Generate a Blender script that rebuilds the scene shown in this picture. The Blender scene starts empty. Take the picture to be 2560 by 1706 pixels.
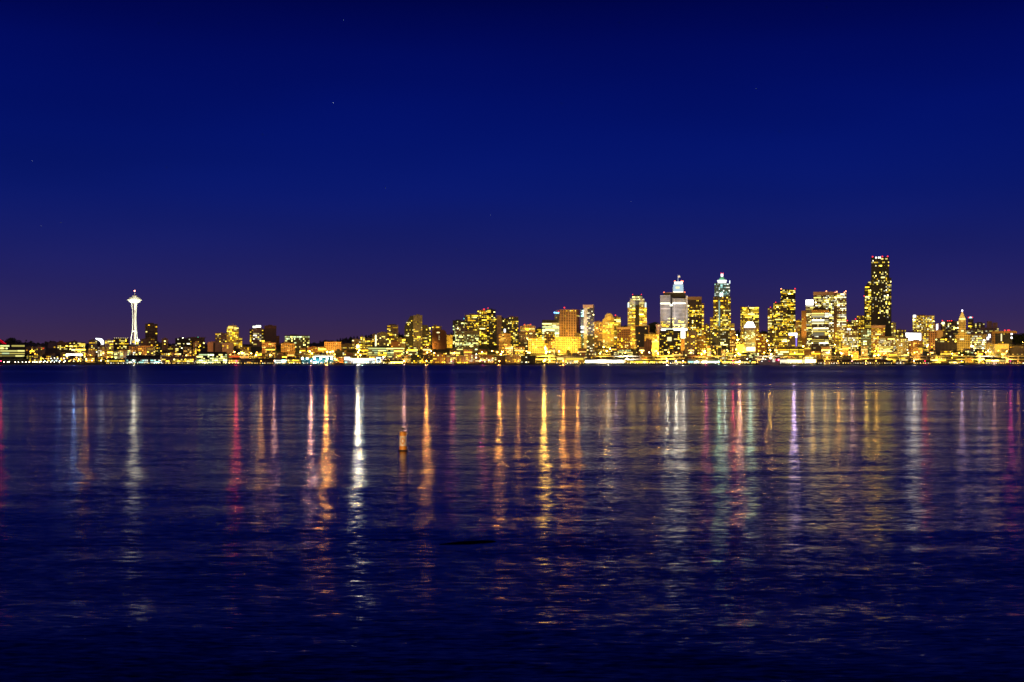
import bpy, math, random
from mathutils import Vector
R = math.radians
rng = random.Random(7)
SC = bpy.context.scene
COL = SC.collection
F, HY, CH = 3170.0, 904.0, 8.0      # focal length in photo pixels, horizon row, camera height (m)

# ------------------------------------------------------------------ helpers
def zof(py, D): return CH + (HY - py) * D / F
def xof(px, D): return (px - 1280.0) * D / F
def lerp_tab(t, v):
    if v <= t[0][0]: return t[0][1]
    for (a, fa), (b, fb) in zip(t, t[1:]):
        if v <= b: return fa + (fb - fa) * (v - a) / (b - a)
    return t[-1][1]
RIDGE = [(-900, 858), (0, 856), (45, 860), (300, 864), (620, 866), (790, 860), (850, 854), (920, 845), (1000, 841),
         (1130, 837), (1340, 828), (1560, 822), (1640, 818), (1720, 826), (1845, 834), (1920, 831), (2000, 831),
         (2240, 836), (2330, 834), (2540, 842), (2700, 846), (3400, 850)]
def ground(D, px):
    rz = zof(lerp_tab(RIDGE, px), 4600)
    return lerp_tab([(2990, 3.5), (3075, 3.5), (3200, 11), (3400, 26), (3700, 46), (4000, 62), (4600, rz), (7000, rz * .6), (14000, 20)], D)
def Dstreet(px, py, h=9.0):
    """distance at which a lamp head h metres above the sloping ground is seen on row py"""
    best, bd = 3010, 1e9
    for D in range(3000, 4300, 10):
        e = abs(ground(D, px) + h - zof(py, D))
        if e < bd: best, bd = D, e
    return float(best)

class MB:
    def __init__(s): s.v, s.f, s.mi, s.m = [], [], [], 0
    def add(s, vs, fs):
        n = len(s.v); s.v += [tuple(p) for p in vs]
        s.f += [tuple(i + n for i in q) for q in fs]; s.mi += [s.m] * len(fs); return s
    def box(s, x0, x1, y0, y1, z0, z1):
        return s.add([(x0,y0,z0),(x1,y0,z0),(x1,y1,z0),(x0,y1,z0),(x0,y0,z1),(x1,y0,z1),(x1,y1,z1),(x0,y1,z1)],
                     [(0,3,2,1),(4,5,6,7),(0,1,5,4),(1,2,6,5),(2,3,7,6),(3,0,4,7)])
    def prism(s, pts, z0, z1):
        n = len(pts)
        return s.add([(x,y,z0) for x,y in pts] + [(x,y,z1) for x,y in pts],
                     [tuple(range(n))[::-1], tuple(range(n, 2*n))] + [(i,(i+1)%n,n+(i+1)%n,n+i) for i in range(n)])
    def slab(s, pts, y0, y1):
        """outline in x,z (counter-clockwise seen from the front) extruded in depth"""
        n = len(pts)
        return s.add([(x,y0,z) for x,z in pts] + [(x,y1,z) for x,z in pts],
                     [tuple(range(n)), tuple(range(n,2*n))[::-1]] + [(i,n+i,n+(i+1)%n,(i+1)%n) for i in range(n)])
    def lathe(s, prof, n=24, cx=0, cy=0, a0=0):
        vs = [(cx+r*math.cos(a0+2*math.pi*k/n), cy+r*math.sin(a0+2*math.pi*k/n), z) for r,z in prof for k in range(n)]
        fs = [(i*n+k, i*n+(k+1)%n, (i+1)*n+(k+1)%n, (i+1)*n+k) for i in range(len(prof)-1) for k in range(n)]
        fs += [tuple(range(n))[::-1], tuple(range((len(prof)-1)*n, len(prof)*n))]
        return s.add(vs, fs)
    def frustum(s, x0,x1,y0,y1,z0, x2,x3,y2,y3,z1):
        return s.add([(x0,y0,z0),(x1,y0,z0),(x1,y1,z0),(x0,y1,z0),(x2,y2,z1),(x3,y2,z1),(x3,y3,z1),(x2,y3,z1)],
                     [(0,3,2,1),(4,5,6,7),(0,1,5,4),(1,2,6,5),(2,3,7,6),(3,0,4,7)])
    def tube(s, pts, rad, n=8):
        P = [Vector(p) for p in pts]; vs = []
        for i, p in enumerate(P):
            d = (P[min(i+1,len(P)-1)] - P[max(i-1,0)]).normalized()
            a = d.orthogonal().normalized() if abs(d.z) > .9 else d.cross(Vector((0,0,1))).normalized()
            b = d.cross(a).normalized(); r = rad[i] if isinstance(rad,(list,tuple)) else rad
            vs += [p + a*r*math.cos(2*math.pi*k/n) + b*r*math.sin(2*math.pi*k/n) for k in range(n)]
        fs = [(i*n+k, i*n+(k+1)%n, (i+1)*n+(k+1)%n, (i+1)*n+k) for i in range(len(P)-1) for k in range(n)]
        fs += [tuple(range(n))[::-1], tuple(range((len(P)-1)*n, len(P)*n))]
        return s.add(vs, fs)
    def ball(s, c, r, seg=10, rings=6, sq=(1,1,1)):
        vs = [(c[0],c[1],c[2]-r*sq[2])]
        for i in range(1, rings):
            t = math.pi*i/rings
            vs += [(c[0]+r*sq[0]*math.sin(t)*math.cos(2*math.pi*k/seg), c[1]+r*sq[1]*math.sin(t)*math.sin(2*math.pi*k/seg), c[2]-r*sq[2]*math.cos(t)) for k in range(seg)]
        vs.append((c[0],c[1],c[2]+r*sq[2])); L = len(vs)-1
        fs = [(0, 1+(k+1)%seg, 1+k) for k in range(seg)]
        for i in range(rings-2):
            fs += [(1+i*seg+k, 1+i*seg+(k+1)%seg, 1+(i+1)*seg+(k+1)%seg, 1+(i+1)*seg+k) for k in range(seg)]
        b = 1+(rings-2)*seg
        fs += [(b+k, b+(k+1)%seg, L) for k in range(seg)]
        return s.add(vs, fs)
    def mesh(s, name, mats, smooth=False):
        me = bpy.data.meshes.new(name); me.from_pydata(s.v, [], s.f); me.validate()
        for m in (mats if isinstance(mats,(list,tuple)) else [mats]): me.materials.append(m)
        for p, k in zip(me.polygons, s.mi): p.material_index = k; p.use_smooth = smooth
        return me
    def build(s, name, mats, parent=None, color=None, smooth=False, loc=None):
        return put(name, s.mesh(name, mats, smooth), parent, color, loc)

def put(name, me, parent=None, color=None, loc=None):
    o = bpy.data.objects.new(name, me); COL.objects.link(o)
    if parent is not None: o.parent = parent
    if color is not None: o.color = color
    if loc is not None: o.location = loc
    return o
def tag(o, label=None, cat=None, group=None, kind=None):
    for k, v in (('label',label),('category',cat),('group',group),('kind',kind)):
        if v: o[k] = v
    return o
def thing(name, label, cat, loc, rz=0.0, group=None):
    o = bpy.data.objects.new(name, None); COL.objects.link(o)
    o.location = loc; o.rotation_euler = (0,0,rz); o.empty_display_size = 1
    return tag(o, label, cat, group)

# ------------------------------------------------------------------ materials
def newmat(name):
    m = bpy.data.materials.new(name); m.use_nodes = True
    nt = m.node_tree; nt.nodes.clear()
    return m, nt, nt.nodes.new('ShaderNodeOutputMaterial')
def nd(nt, typ, **kw):
    n = nt.nodes.new(typ)
    for k, v in kw.items():
        if k == 'ins':
            for i, x in v.items(): n.inputs[i].default_value = x
        else: setattr(n, k, v)
    return n
def math_n(nt, op, a, b=None, c=None):
    n = nt.nodes.new('ShaderNodeMath'); n.operation = op
    for i, x in enumerate((a, b, c)):
        if x is None: continue
        if isinstance(x, (int, float)): n.inputs[i].default_value = x
        else: nt.links.new(x, n.inputs[i])
    return n.outputs[0]

def facade_mat(name, cw, fh, wu, wz, glass=(.012,.014,.022), grough=.15, rough=.7):
    """wall tinted by the object colour, dark unlit window openings on a cw x fh metre grid"""
    m, nt, out = newmat(name); L = nt.links.new
    tc = nd(nt,'ShaderNodeTexCoord'); sp = nd(nt,'ShaderNodeSeparateXYZ'); L(tc.outputs['Object'], sp.inputs[0])
    u = math_n(nt,'ADD', sp.outputs[0], sp.outputs[1])
    fu = math_n(nt,'FRACT', math_n(nt,'DIVIDE', u, cw)); fz = math_n(nt,'FRACT', math_n(nt,'DIVIDE', sp.outputs[2], fh))
    win = math_n(nt,'MULTIPLY', math_n(nt,'LESS_THAN', fu, wu), math_n(nt,'LESS_THAN', fz, wz))
    geo = nd(nt,'ShaderNodeNewGeometry'); sg = nd(nt,'ShaderNodeSeparateXYZ'); L(geo.outputs['True Normal'], sg.inputs[0])
    win = math_n(nt,'MULTIPLY', win, math_n(nt,'LESS_THAN', math_n(nt,'ABSOLUTE', sg.outputs[2]), .5))
    oi = nd(nt,'ShaderNodeObjectInfo')
    no = nd(nt,'ShaderNodeTexNoise', ins={'Scale': .09, 'Detail': 4.0}); L(tc.outputs['Object'], no.inputs['Vector'])
    vr = nd(nt,'ShaderNodeMapRange', ins={1:.3,2:.7,3:.7,4:1.25}); L(no.outputs[0], vr.inputs[0])
    hs = nd(nt,'ShaderNodeHueSaturation'); L(oi.outputs['Color'], hs.inputs['Color']); L(vr.outputs[0], hs.inputs['Value'])
    mx = nd(nt,'ShaderNodeMix', data_type='RGBA'); L(win, mx.inputs[0]); L(hs.outputs[0], mx.inputs[6]); mx.inputs[7].default_value = (*glass,1)
    b = nd(nt,'ShaderNodeBsdfPrincipled')
    L(mx.outputs[2], b.inputs['Base Color'])
    L(math_n(nt,'MULTIPLY_ADD', win, grough-rough, rough), b.inputs['Roughness'])
    L(b.outputs[0], out.inputs[0]); return m

def plain_mat(name, rough=.7, metallic=0.0, noise=.25, scale=.3, tint=None):
    m, nt, out = newmat(name); L = nt.links.new
    tc = nd(nt,'ShaderNodeTexCoord'); no = nd(nt,'ShaderNodeTexNoise', ins={'Scale': scale, 'Detail': 4.0}); L(tc.outputs['Object'], no.inputs['Vector'])
    vr = nd(nt,'ShaderNodeMapRange', ins={1:.3,2:.7,3:1-noise,4:1+noise}); L(no.outputs[0], vr.inputs[0])
    hs = nd(nt,'ShaderNodeHueSaturation'); L(vr.outputs[0], hs.inputs['Value'])
    if tint is None:
        oi = nd(nt,'ShaderNodeObjectInfo'); L(oi.outputs['Color'], hs.inputs['Color'])
    else: hs.inputs['Color'].default_value = (*tint,1)
    b = nd(nt,'ShaderNodeBsdfPrincipled', ins={'Roughness': rough, 'Metallic': metallic}); L(hs.outputs[0], b.inputs['Base Color'])
    L(b.outputs[0], out.inputs[0]); return m

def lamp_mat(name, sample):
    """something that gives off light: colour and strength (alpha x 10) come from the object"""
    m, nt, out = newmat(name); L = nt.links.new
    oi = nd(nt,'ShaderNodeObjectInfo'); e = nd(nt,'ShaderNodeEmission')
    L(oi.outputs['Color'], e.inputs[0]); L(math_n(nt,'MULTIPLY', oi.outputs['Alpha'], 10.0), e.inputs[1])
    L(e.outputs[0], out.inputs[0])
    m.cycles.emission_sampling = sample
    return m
def glow_attr_mat(name):
    m, nt, out = newmat(name); L = nt.links.new
    at = nd(nt,'ShaderNodeAttribute', attribute_name='glow'); e = nd(nt,'ShaderNodeEmission')
    L(at.outputs['Color'], e.inputs[0]); L(math_n(nt,'MULTIPLY', at.outputs['Alpha'], 10.0), e.inputs[1]); L(e.outputs[0], out.inputs[0])
    m.cycles.emission_sampling = 'NONE'; return m
MAT = {
 'office': facade_mat('office_facade', 3.2, 3.9, .62, .52),
 'ribbon': facade_mat('ribbon_window_facade', 40., 3.9, .97, .5),
 'stripe': facade_mat('pilaster_facade', 3.4, 60., .6, .96),
 'apt': facade_mat('apartment_facade', 4.4, 3.1, .5, .5, rough=.85),
 'glass': facade_mat('curtain_wall', 2.6, 3.9, .9, .9, glass=(.012,.014,.022), grough=.5),
 'grid': facade_mat('deep_grid_facade', 5.2, 5.0, .62, .58),
 'plain': plain_mat('rendered_wall'),
 'roof': plain_mat('roofing', .85),
 'metal': plain_mat('painted_metal', .45, .3),
 'lit': lamp_mat('lit_window_glow', 'NONE'),
 'rest': glow_attr_mat('lit_window_glow_many'),
 'lamp': lamp_mat('lamp_glow', 'NONE'),
}
PAL = {'K':(.028,.026,.034),'B':(.11,.075,.06),'G':(.2,.175,.18),'T':(.34,.25,.17),'O':(.36,.2,.1),'W':(.62,.6,.58),
       'P':(.46,.3,.26),'R':(.17,.065,.045),'Y':(.5,.38,.2),'V':(.16,.12,.2),'N':(.05,.055,.085)}
WIN = {'y':[(1,.64,.035),(1,.72,.07),(1,.54,.02),(1,.84,.24)], 'g':[(.9,1,.36),(1,.93,.28),(.8,1,.5),(1,.85,.2)],
       'w':[(1,.84,.3),(1,.95,.65),(1,.76,.14)], 'o':[(1,.42,.03),(1,.54,.08),(1,.66,.15)], 'c':[(.5,1,.9),(.75,1,.95),(1,1,.8)]}
def wincol(ws):
    k = rng.choice(ws); c = rng.choice(WIN[k])
    s = min(11.0, math.exp(rng.gauss(math.log(WS), .8)))
    return (*c, s/10)
WS = 1.5
_wm = MB().box(-.5,.5,-.15,.1,0,1).mesh('lit_window', MAT['lit'])

# ------------------------------------------------------------------ camera, world, sun
cam = bpy.data.cameras.new('camera'); co = bpy.data.objects.new('camera', cam); COL.objects.link(co)
co.location = (0,0,CH); co.rotation_euler = (R(90),0,0)
cam.sensor_width = 36; cam.lens = 36*F/2560; cam.shift_y = (HY-853)/2560; cam.clip_start = .5; cam.clip_end = 90000
SC.camera = co

def s2l(c): return tuple(((v/255)/12.92 if v <= 10 else ((v/255+.055)/1.055)**2.4) for v in c)
AFTERGLOW = .52
W = bpy.data.worlds.new('World'); SC.world = W; W.use_nodes = True
nt = W.node_tree; nt.nodes.clear(); L = nt.links.new
wo = nt.nodes.new('ShaderNodeOutputWorld')
tc = nt.nodes.new('ShaderNodeTexCoord'); sp = nt.nodes.new('ShaderNodeSeparateXYZ'); L(tc.outputs['Generated'], sp.inputs[0])
cr = nt.nodes.new('ShaderNodeValToRGB'); cr.color_ramp.interpolation = 'B_SPLINE'
stops = [(0,(74,47,72)),(.014,(64,44,78)),(.034,(49,38,86)),(.062,(34,32,94)),(.095,(21,28,100)),(.13,(9,24,106)),(.18,(2,17,104)),(.235,(1,10,90)),(.275,(0,5,72)),(.36,(0,1,28)),(.5,(0,0,14)),(1,(0,0,12))]
el = cr.color_ramp.elements
while len(el) < len(stops): el.new(.5)
for e, (p, c) in zip(el, stops): e.position = p; e.color = (*s2l(c), 1)
L(sp.outputs[2], cr.inputs[0])
# very soft unevenness of the twilight, as air has
wn = nt.nodes.new('ShaderNodeTexNoise'); wn.inputs['Scale'].default_value = 2.2; wn.inputs['Detail'].default_value = 2
mp = nt.nodes.new('ShaderNodeMapping'); mp.inputs['Scale'].default_value = (1,1,5); L(tc.outputs['Generated'], mp.inputs[0]); L(mp.outputs[0], wn.inputs[0])
mr = nt.nodes.new('ShaderNodeMapRange')
for i, v in {1:.3,2:.7,3:.88,4:1.12}.items(): mr.inputs[i].default_value = v
L(wn.outputs[0], mr.inputs[0])
b1 = nt.nodes.new('ShaderNodeBackground'); L(cr.outputs[0], b1.inputs[0]); L(mr.outputs[0], b1.inputs[1])
sky = nt.nodes.new('ShaderNodeTexSky'); sky.sky_type = 'NISHITA'; sky.sun_disc = False
SUN_EL, SUN_AZ = R(-4), R(200)
sky.sun_elevation = SUN_EL; sky.sun_rotation = SUN_AZ; sky.ozone_density = 6
b2 = nt.nodes.new('ShaderNodeBackground'); L(sky.outputs[0], b2.inputs[0]); b2.inputs[1].default_value = .05
# the afterglow of the set sun, low in the west behind the camera
dt = nt.nodes.new('ShaderNodeVectorMath'); dt.operation = 'DOT_PRODUCT'; L(tc.outputs['Generated'], dt.inputs[0]); dt.inputs[1].default_value = Vector((-.35,-1,.12)).normalized()
gl_ = nt.nodes.new('ShaderNodeMapRange'); gl_.interpolation_type = 'SMOOTHERSTEP'; L(dt.outputs['Value'], gl_.inputs[0])
for i, v in {1:.62,2:1.0,3:0.0,4:AFTERGLOW}.items(): gl_.inputs[i].default_value = v
b3 = nt.nodes.new('ShaderNodeBackground'); b3.inputs[0].default_value = (1,.58,.3,1); L(gl_.outputs[0], b3.inputs[1])
ad = nt.nodes.new('ShaderNodeAddShader'); L(b1.outputs[0], ad.inputs[0]); L(b2.outputs[0], ad.inputs[1])
ad2 = nt.nodes.new('ShaderNodeAddShader'); L(ad.outputs[0], ad2.inputs[0]); L(b3.outputs[0], ad2.inputs[1]); L(ad2.outputs[0], wo.inputs[0])
W.cycles.sampling_method = 'NONE'


SC.view_settings.view_transform = 'Standard'; SC.view_settings.look = 'None'; SC.view_settings.exposure = 0; SC.view_settings.gamma = 1
cy = SC.cycles; cy.use_denoising = True; cy.max_bounces = 5; cy.diffuse_bounces = 1; cy.glossy_bounces = 3; cy.transmission_bounces = 0
cy.sample_clamp_indirect = 12; cy.sample_clamp_direct = 0; cy.caustics_reflective = False; cy.use_light_tree = True
cy.use_adaptive_sampling = False; cy.pixel_filter_type = 'BLACKMAN_HARRIS'; cy.filter_width = 1.65

# ------------------------------------------------------------------ water
m, nt, out = newmat('bay_water'); L = nt.links.new
geo = nd(nt,'ShaderNodeNewGeometry'); P = geo.outputs['Position']
def mapped(sx, sy, off):
    mp = nd(nt,'ShaderNodeMapping'); mp.inputs['Scale'].default_value = (sx,sy,1); mp.inputs['Location'].default_value = (off,off*1.7,0); mp.inputs['Rotation'].default_value=(0,0,R(3))
    L(P, mp.inputs[0]); return mp.outputs[0]
def noise(sx, sy, off, det=2.0, rough=.5, dist=0.0):
    n = nd(nt,'ShaderNodeTexNoise', ins={'Scale':1.0,'Detail':det,'Roughness':rough,'Distortion':dist}); L(mapped(sx,sy,off), n.inputs['Vector']); return n
spx = nd(nt,'ShaderNodeSeparateXYZ'); L(P, spx.inputs[0])
# how ruffled the water lies: a calm belt between 115 m and 330 m, wind-ruffled water before and beyond it, thin slicks further out
lg = math_n(nt,'LOGARITHM', math_n(nt,'MAXIMUM', spx.outputs[1], 5.0), 10.0)
wob = noise(1/160, 1/50, 3.1, 3.0)
lgw = math_n(nt,'ADD', lg, math_n(nt,'MULTIPLY', math_n(nt,'SUBTRACT', wob.outputs[0], .5), .18))
rr = nd(nt,'ShaderNodeValToRGB'); rr.color_ramp.interpolation = 'EASE'
RUF = [(1.4,.58),(1.6,.64),(1.75,.70),(1.9,.78),(2.02,.90),(2.08,.66),(2.25,.60),(2.40,.62),(2.46,.72),(2.53,.9),(2.60,1.3),(2.635,.85),(2.66,1.5),(2.9,1.5),(3.02,1.1),(3.10,1.5),(3.48,1.5)]
e = rr.color_ramp.elements
while len(e) < len(RUF): e.new(.5)
for q, (p, v) in zip(e, RUF): q.position = (p-1.2)/2.4; q.color = (v/2,v/2,v/2,1)
L(math_n(nt,'DIVIDE', math_n(nt,'SUBTRACT', lgw, 1.2), 2.4), rr.inputs[0])
lane = noise(1/420, 1/38, 9.0, 3.0)
ruf = math_n(nt,'MULTIPLY', rr.outputs[0], math_n(nt,'MULTIPLY_ADD', lane.outputs[0], 1.6, 1.2))
n1 = noise(1/.55, 1/.15, 1.0, 3.0, .6, .3); n2 = noise(1/3.0, 1/.7, 5.0, 2.0, .5, .4); n3 = noise(1/40, 1/8, 8.0, 1.0)
def vsub(n, ax, ay):
    a = nd(nt,'ShaderNodeVectorMath', operation='SUBTRACT'); L(n.outputs['Color'], a.inputs[0]); a.inputs[1].default_value = (.5,.5,.5)
    b = nd(nt,'ShaderNodeVectorMath', operation='MULTIPLY'); L(a.outputs[0], b.inputs[0]); b.inputs[1].default_value = (ax,ay,0); return b.outputs[0]
def vadd(a, b):
    n = nd(nt,'ShaderNodeVectorMath', operation='ADD'); L(a, n.inputs[0]); L(b, n.inputs[1]); return n.outputs[0]
n4 = noise(1/90, 1/24, 2.0, 2.0); n5 = noise(1/13, 1/4.5, 6.0, 2.0)
sl = vadd(vadd(vsub(n1,.12,.42), vsub(n2,.07,.15)), vadd(vadd(vsub(n3,.14,.09), vsub(n4,.05,.07)), vsub(n5,.15,.10)))
scl = nd(nt,'ShaderNodeVectorMath', operation='SCALE'); L(sl, scl.inputs[0]); L(ruf, scl.inputs['Scale'])
nv = nd(nt,'ShaderNodeVectorMath', operation='ADD'); L(scl.outputs[0], nv.inputs[0]); nv.inputs[1].default_value = (0,0,1)
nn = nd(nt,'ShaderNodeVectorMath', operation='NORMALIZE'); L(nv.outputs[0], nn.inputs[0])
gl = nd(nt,'ShaderNodeBsdfAnisotropic') if False else nd(nt,'ShaderNodeBsdfGlossy')
gl.distribution = 'BECKMANN'; gl.inputs[0].default_value = (.74,.74,.76,1)
far = nd(nt,'ShaderNodeMapRange', ins={1:2.45,2:3.1,3:0.0,4:.12}); L(lg, far.inputs[0])
L(math_n(nt,'ADD', math_n(nt,'MULTIPLY_ADD', ruf, .11, .095), math_n(nt,'MULTIPLY', far.outputs[0], ruf)), gl.inputs['Roughness']); L(nn.outputs[0], gl.inputs['Normal'])
fr = nd(nt,'ShaderNodeFresnel', ins={'IOR':1.333}); L(nn.outputs[0], fr.inputs['Normal'])
df = nd(nt,'ShaderNodeBsdfDiffuse'); df.inputs[0].default_value = (.001,.002,.012,1)
mx = nd(nt,'ShaderNodeMixShader'); L(fr.outputs[0], mx.inputs[0]); L(df.outputs[0], mx.inputs[1]); L(gl.outputs[0], mx.inputs[2]); L(mx.outputs[0], out.inputs[0])
WATER = m
tag(MB().add([(-16000,-300,0),(16000,-300,0),(16000,3010,0),(-16000,3010,0)],[(0,1,2,3)]).build('water', WATER), kind='structure')

# ground: one sheet from the seawall up over the hills to the horizon
g = MB(); xs = [-9000,-5000,-3200] + [xof(p, 4000) for p in range(-160, 2800, 80)] + [3200,5000,9000]
ys = [2991,3075,3200,3300,3400,3550,3700,3850,4000,4300,4600,5200,7000,14000,40000]
vs = [(x*(y/4000 if abs(x) < 2500 else 1.0 if y < 5000 else y/5000), y, ground(y, 1280 + x*F/4000)) for y in ys for x in xs]
nx = len(xs)
g.add(vs, [(j*nx+i, j*nx+i+1, (j+1)*nx+i+1, (j+1)*nx+i) for j in range(len(ys)-1) for i in range(nx-1)])
tag(g.build('ground', plain_mat('city_ground', .9, 0, .4, .02, (.075,.07,.065))), kind='structure')
# ------------------------------------------------------------------ buildings
SHORT = []      # (px centre, px top, distance, phrase) of every named building
class Bld:
    """a building facing the camera: its Empty stands at the foot of the front wall; pieces are traced in photo pixels"""
    def __init__(s, name, label, cat, pc, D, group=None, base=None):
        s.pc, s.D = pc, D; X = xof(pc, D); s.phi = math.atan2(X, D); s.zg = ground(D, pc)-1.5 if base is None else base
        head = label.split('|')[0].strip()
        s.root = thing(name, label.replace('|',''), cat, (X, D, s.zg), -s.phi, group)
        s.rest = []; s.count = 0; s.short = head
    def u(s, px, dd=0): return (px-s.pc)/F*(s.D+dd)*math.cos(s.phi)
    def z(s, py, dd=0): return zof(py, s.D+dd)-s.zg
    def col(s, c, j=.12):
        c = PAL[c] if isinstance(c, str) else c; k = 1+rng.uniform(-j, j)
        return (*[min(1,v*k) for v in c], 1)
    def wall(s, x0, x1, yt, yb=None, style='apt', col='B', dd=0, depth=None, split=None, t=.6, roof=None, name='wall', outline=None, room=True, cap=True):
        """one volume; returns its window-bearing faces [(origin, direction, length, z0, z1)]"""
        u0, u1 = s.u(x0,dd), s.u(x1,dd); z1 = s.z(yt,dd); z0 = 0 if yb is None else s.z(yb,dd)
        w = u1-u0; dep = depth or min(max(.7*w, 9), 45)
        c = s.col(col); b = MB(); faces = []
        if outline:                         # outline in photo pixels, extruded in depth
            b.slab([(s.u(x,dd), max(0,s.z(y,dd))) for x,y in outline], dd, dd+dep)
            faces.append((Vector((u0,dd,0)), 0.0, w, z0, z1))
        elif split:
            uc = u0+split*w; wl, wr = uc-u0, u1-uc
            pts = [(uc,dd),(u1,dd+wr/t),(u0+wr,dd+wl*t+wr/t),(u0,dd+wl*t)]
            b.prism(pts, z0, z1)
            a = math.atan2(-wl*t, wl); faces.append((Vector((u0,dd+wl*t,0)), a, math.hypot(wl,wl*t), z0, z1))
            a = math.atan2(wr/t, wr); faces.append((Vector((uc,dd,0)), a, math.hypot(wr,wr/t), z0, z1))
        else:
            b.box(u0,u1,dd,dd+dep,z0,z1); faces.append((Vector((u0,dd,0)), 0.0, w, z0, z1))
        wo = b.build(name, MAT[style], s.root, c)
        if not outline and cap:
            rc = s.col(roof) if roof else tuple(v*.8 for v in c[:3])+(1,)
            r = MB()
            if split: r.prism([(x, y) for x,y in pts], z1+.02, z1+1.3)
            else: r.box(u0-.35,u1+.35,dd-.35,dd+dep+.3,z1+.02,z1+1.2)
            ro = r.build('roof', MAT['roof'], s.root, rc)
            if room and w > 14 and not split:
                a = u0+w*rng.uniform(.15,.35); e = a+w*rng.uniform(.3,.45)
                MB().box(a,e,dd+dep*.3,dd+dep*.7,z1+1.22,z1+rng.uniform(3.0,5.0)).build('plant_room', MAT['roof'], ro, rc)
        return faces
    def win(s, u, y, z, w, h, c, ang=0.0):
        s.count += 1
        o = bpy.data.objects.new('lit_window', _wm); COL.objects.link(o); o.parent = s.root
        o.location = (u,y,z); o.rotation_euler = (0,0,ang); o.scale = (w,1,h); o.color = c; return o
    def windows(s, faces, lit, ws='y', cw=3.4, fh=3.9, which=None, top=1, bot=0, run=.42, ww=.58, hh=.52, rows=None, bright=1.0, yb=None):
        """lit windows storey by storey: cw, fh in photo pixels; neighbours lit together join into one strip of panes"""
        k = s.D/F; todo = []; cw *= 1.04; fh *= 1.0
        for fi, (o, ang, ln, z0, z1) in enumerate(faces):
            if which is not None and fi not in which: continue
            nc = max(1, int(ln/(cw*k))); c = ln/nc; f = fh*k
            if yb is not None: z0 = max(z0, s.z(yb))
            nf = int((z1-z0)/f)
            for j in range(bot, nf-top+1):
                zz = z1-(j+1)*f if top == 0 else z1-(nf-j)*f
                if zz < z0: continue
                p = lit*rng.choice((.3,.6,.9,1.1,1.6)) if rows is None else rows(1-(j+.5)/max(nf,1))*lit
                i = 0
                while i < nc:
                    if rng.random() < p:
                        n = 1
                        while i+n < nc and n < 9 and rng.random() < run*min(1.3,p+.25): n += 1
                        todo.append((o, ang, (i+n/2)*c, (n-1+ww)*c, zz+f*.2, f*hh)); i += n
                    else: i += 1
        todo.sort(key=lambda t: -t[3]); n = max(0, 96-s.count)
        for o, ang, d, w, zz, h in todo[:n]:
            q = wincol(ws); q = (*q[:3], min(1.2, q[3]*bright))
            s.win(o.x+math.cos(ang)*d, o.y+math.sin(ang)*d, zz, w, h*rng.uniform(.85,1.1), q, ang)
        for t in todo[n:]: s.rest.append((*t, ws))
    def done(s, top=None):
        if s.rest:
            b = MB()
            for o, ang, d, w, zz, h, ws in s.rest:
                p = o+Vector((math.cos(ang),math.sin(ang),0))*d; e = Vector((math.cos(ang),math.sin(ang),0))*w/2; nrm = Vector((math.sin(ang),-math.cos(ang),0))*.15
                a, q = p-e+nrm, p+e+nrm
                b.add([(a.x,a.y,zz),(q.x,q.y,zz),(q.x,q.y,zz+h),(a.x,a.y,zz+h)], [(0,1,2,3)])
            o = b.build('lit_windows', MAT['rest'], s.root); o['kind'] = 'stuff'
            ca = o.data.color_attributes.new('glow', 'FLOAT_COLOR', 'CORNER')
            for i, t in enumerate(s.rest):
                c = wincol(t[-1])
                for j in range(4): ca.data[i*4+j].color = c
        if top is not None: SHORT.append((s.pc, top, s.D, s.short))
        return s.root
    def beacon(s, px, py, dd=2, r=.95, c=(1,.03,.02,.5), name='beacon', mast=True):
        u, zz = s.u(px,dd), s.z(py,dd)
        pa = MB().tube([(u,dd+.1,zz-7),(u,dd+.1,zz-r*.9)], .35, 5).build('mast', MAT['metal'], s.root, (.2,.2,.22,1)) if mast else s.root
        MB().ball((u,dd,zz), r, 8, 5).build(name, MAT['lamp'], pa, c)
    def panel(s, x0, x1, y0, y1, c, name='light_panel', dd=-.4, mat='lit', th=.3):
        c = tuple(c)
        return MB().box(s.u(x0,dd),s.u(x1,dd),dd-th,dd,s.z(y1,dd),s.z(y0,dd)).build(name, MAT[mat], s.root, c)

def flood(px, py, D, power, color, dist=55, low=35, size=R(70), aside=0):
    """a floodlight standing in front of and below the facade it washes"""
    l = bpy.data.lights.new('floodlight','SPOT'); l.energy = power; l.color = color; l.spot_size = size; l.spot_blend = .6; l.shadow_soft_size = .5
    o = bpy.data.objects.new('floodlight', l); COL.objects.link(o)
    t = Vector((xof(px,D), D, zof(py,D))); p = Vector((xof(px,D)*(D-dist)/D+aside, D-dist, max(ground(D-dist,px)+2, t.z-low)))
    l.energy *= ((t-p).length/dist)**2*.8
    o.location = p; o.rotation_euler = (t-p).to_track_quat('-Z','Y').to_euler(); return o

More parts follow.
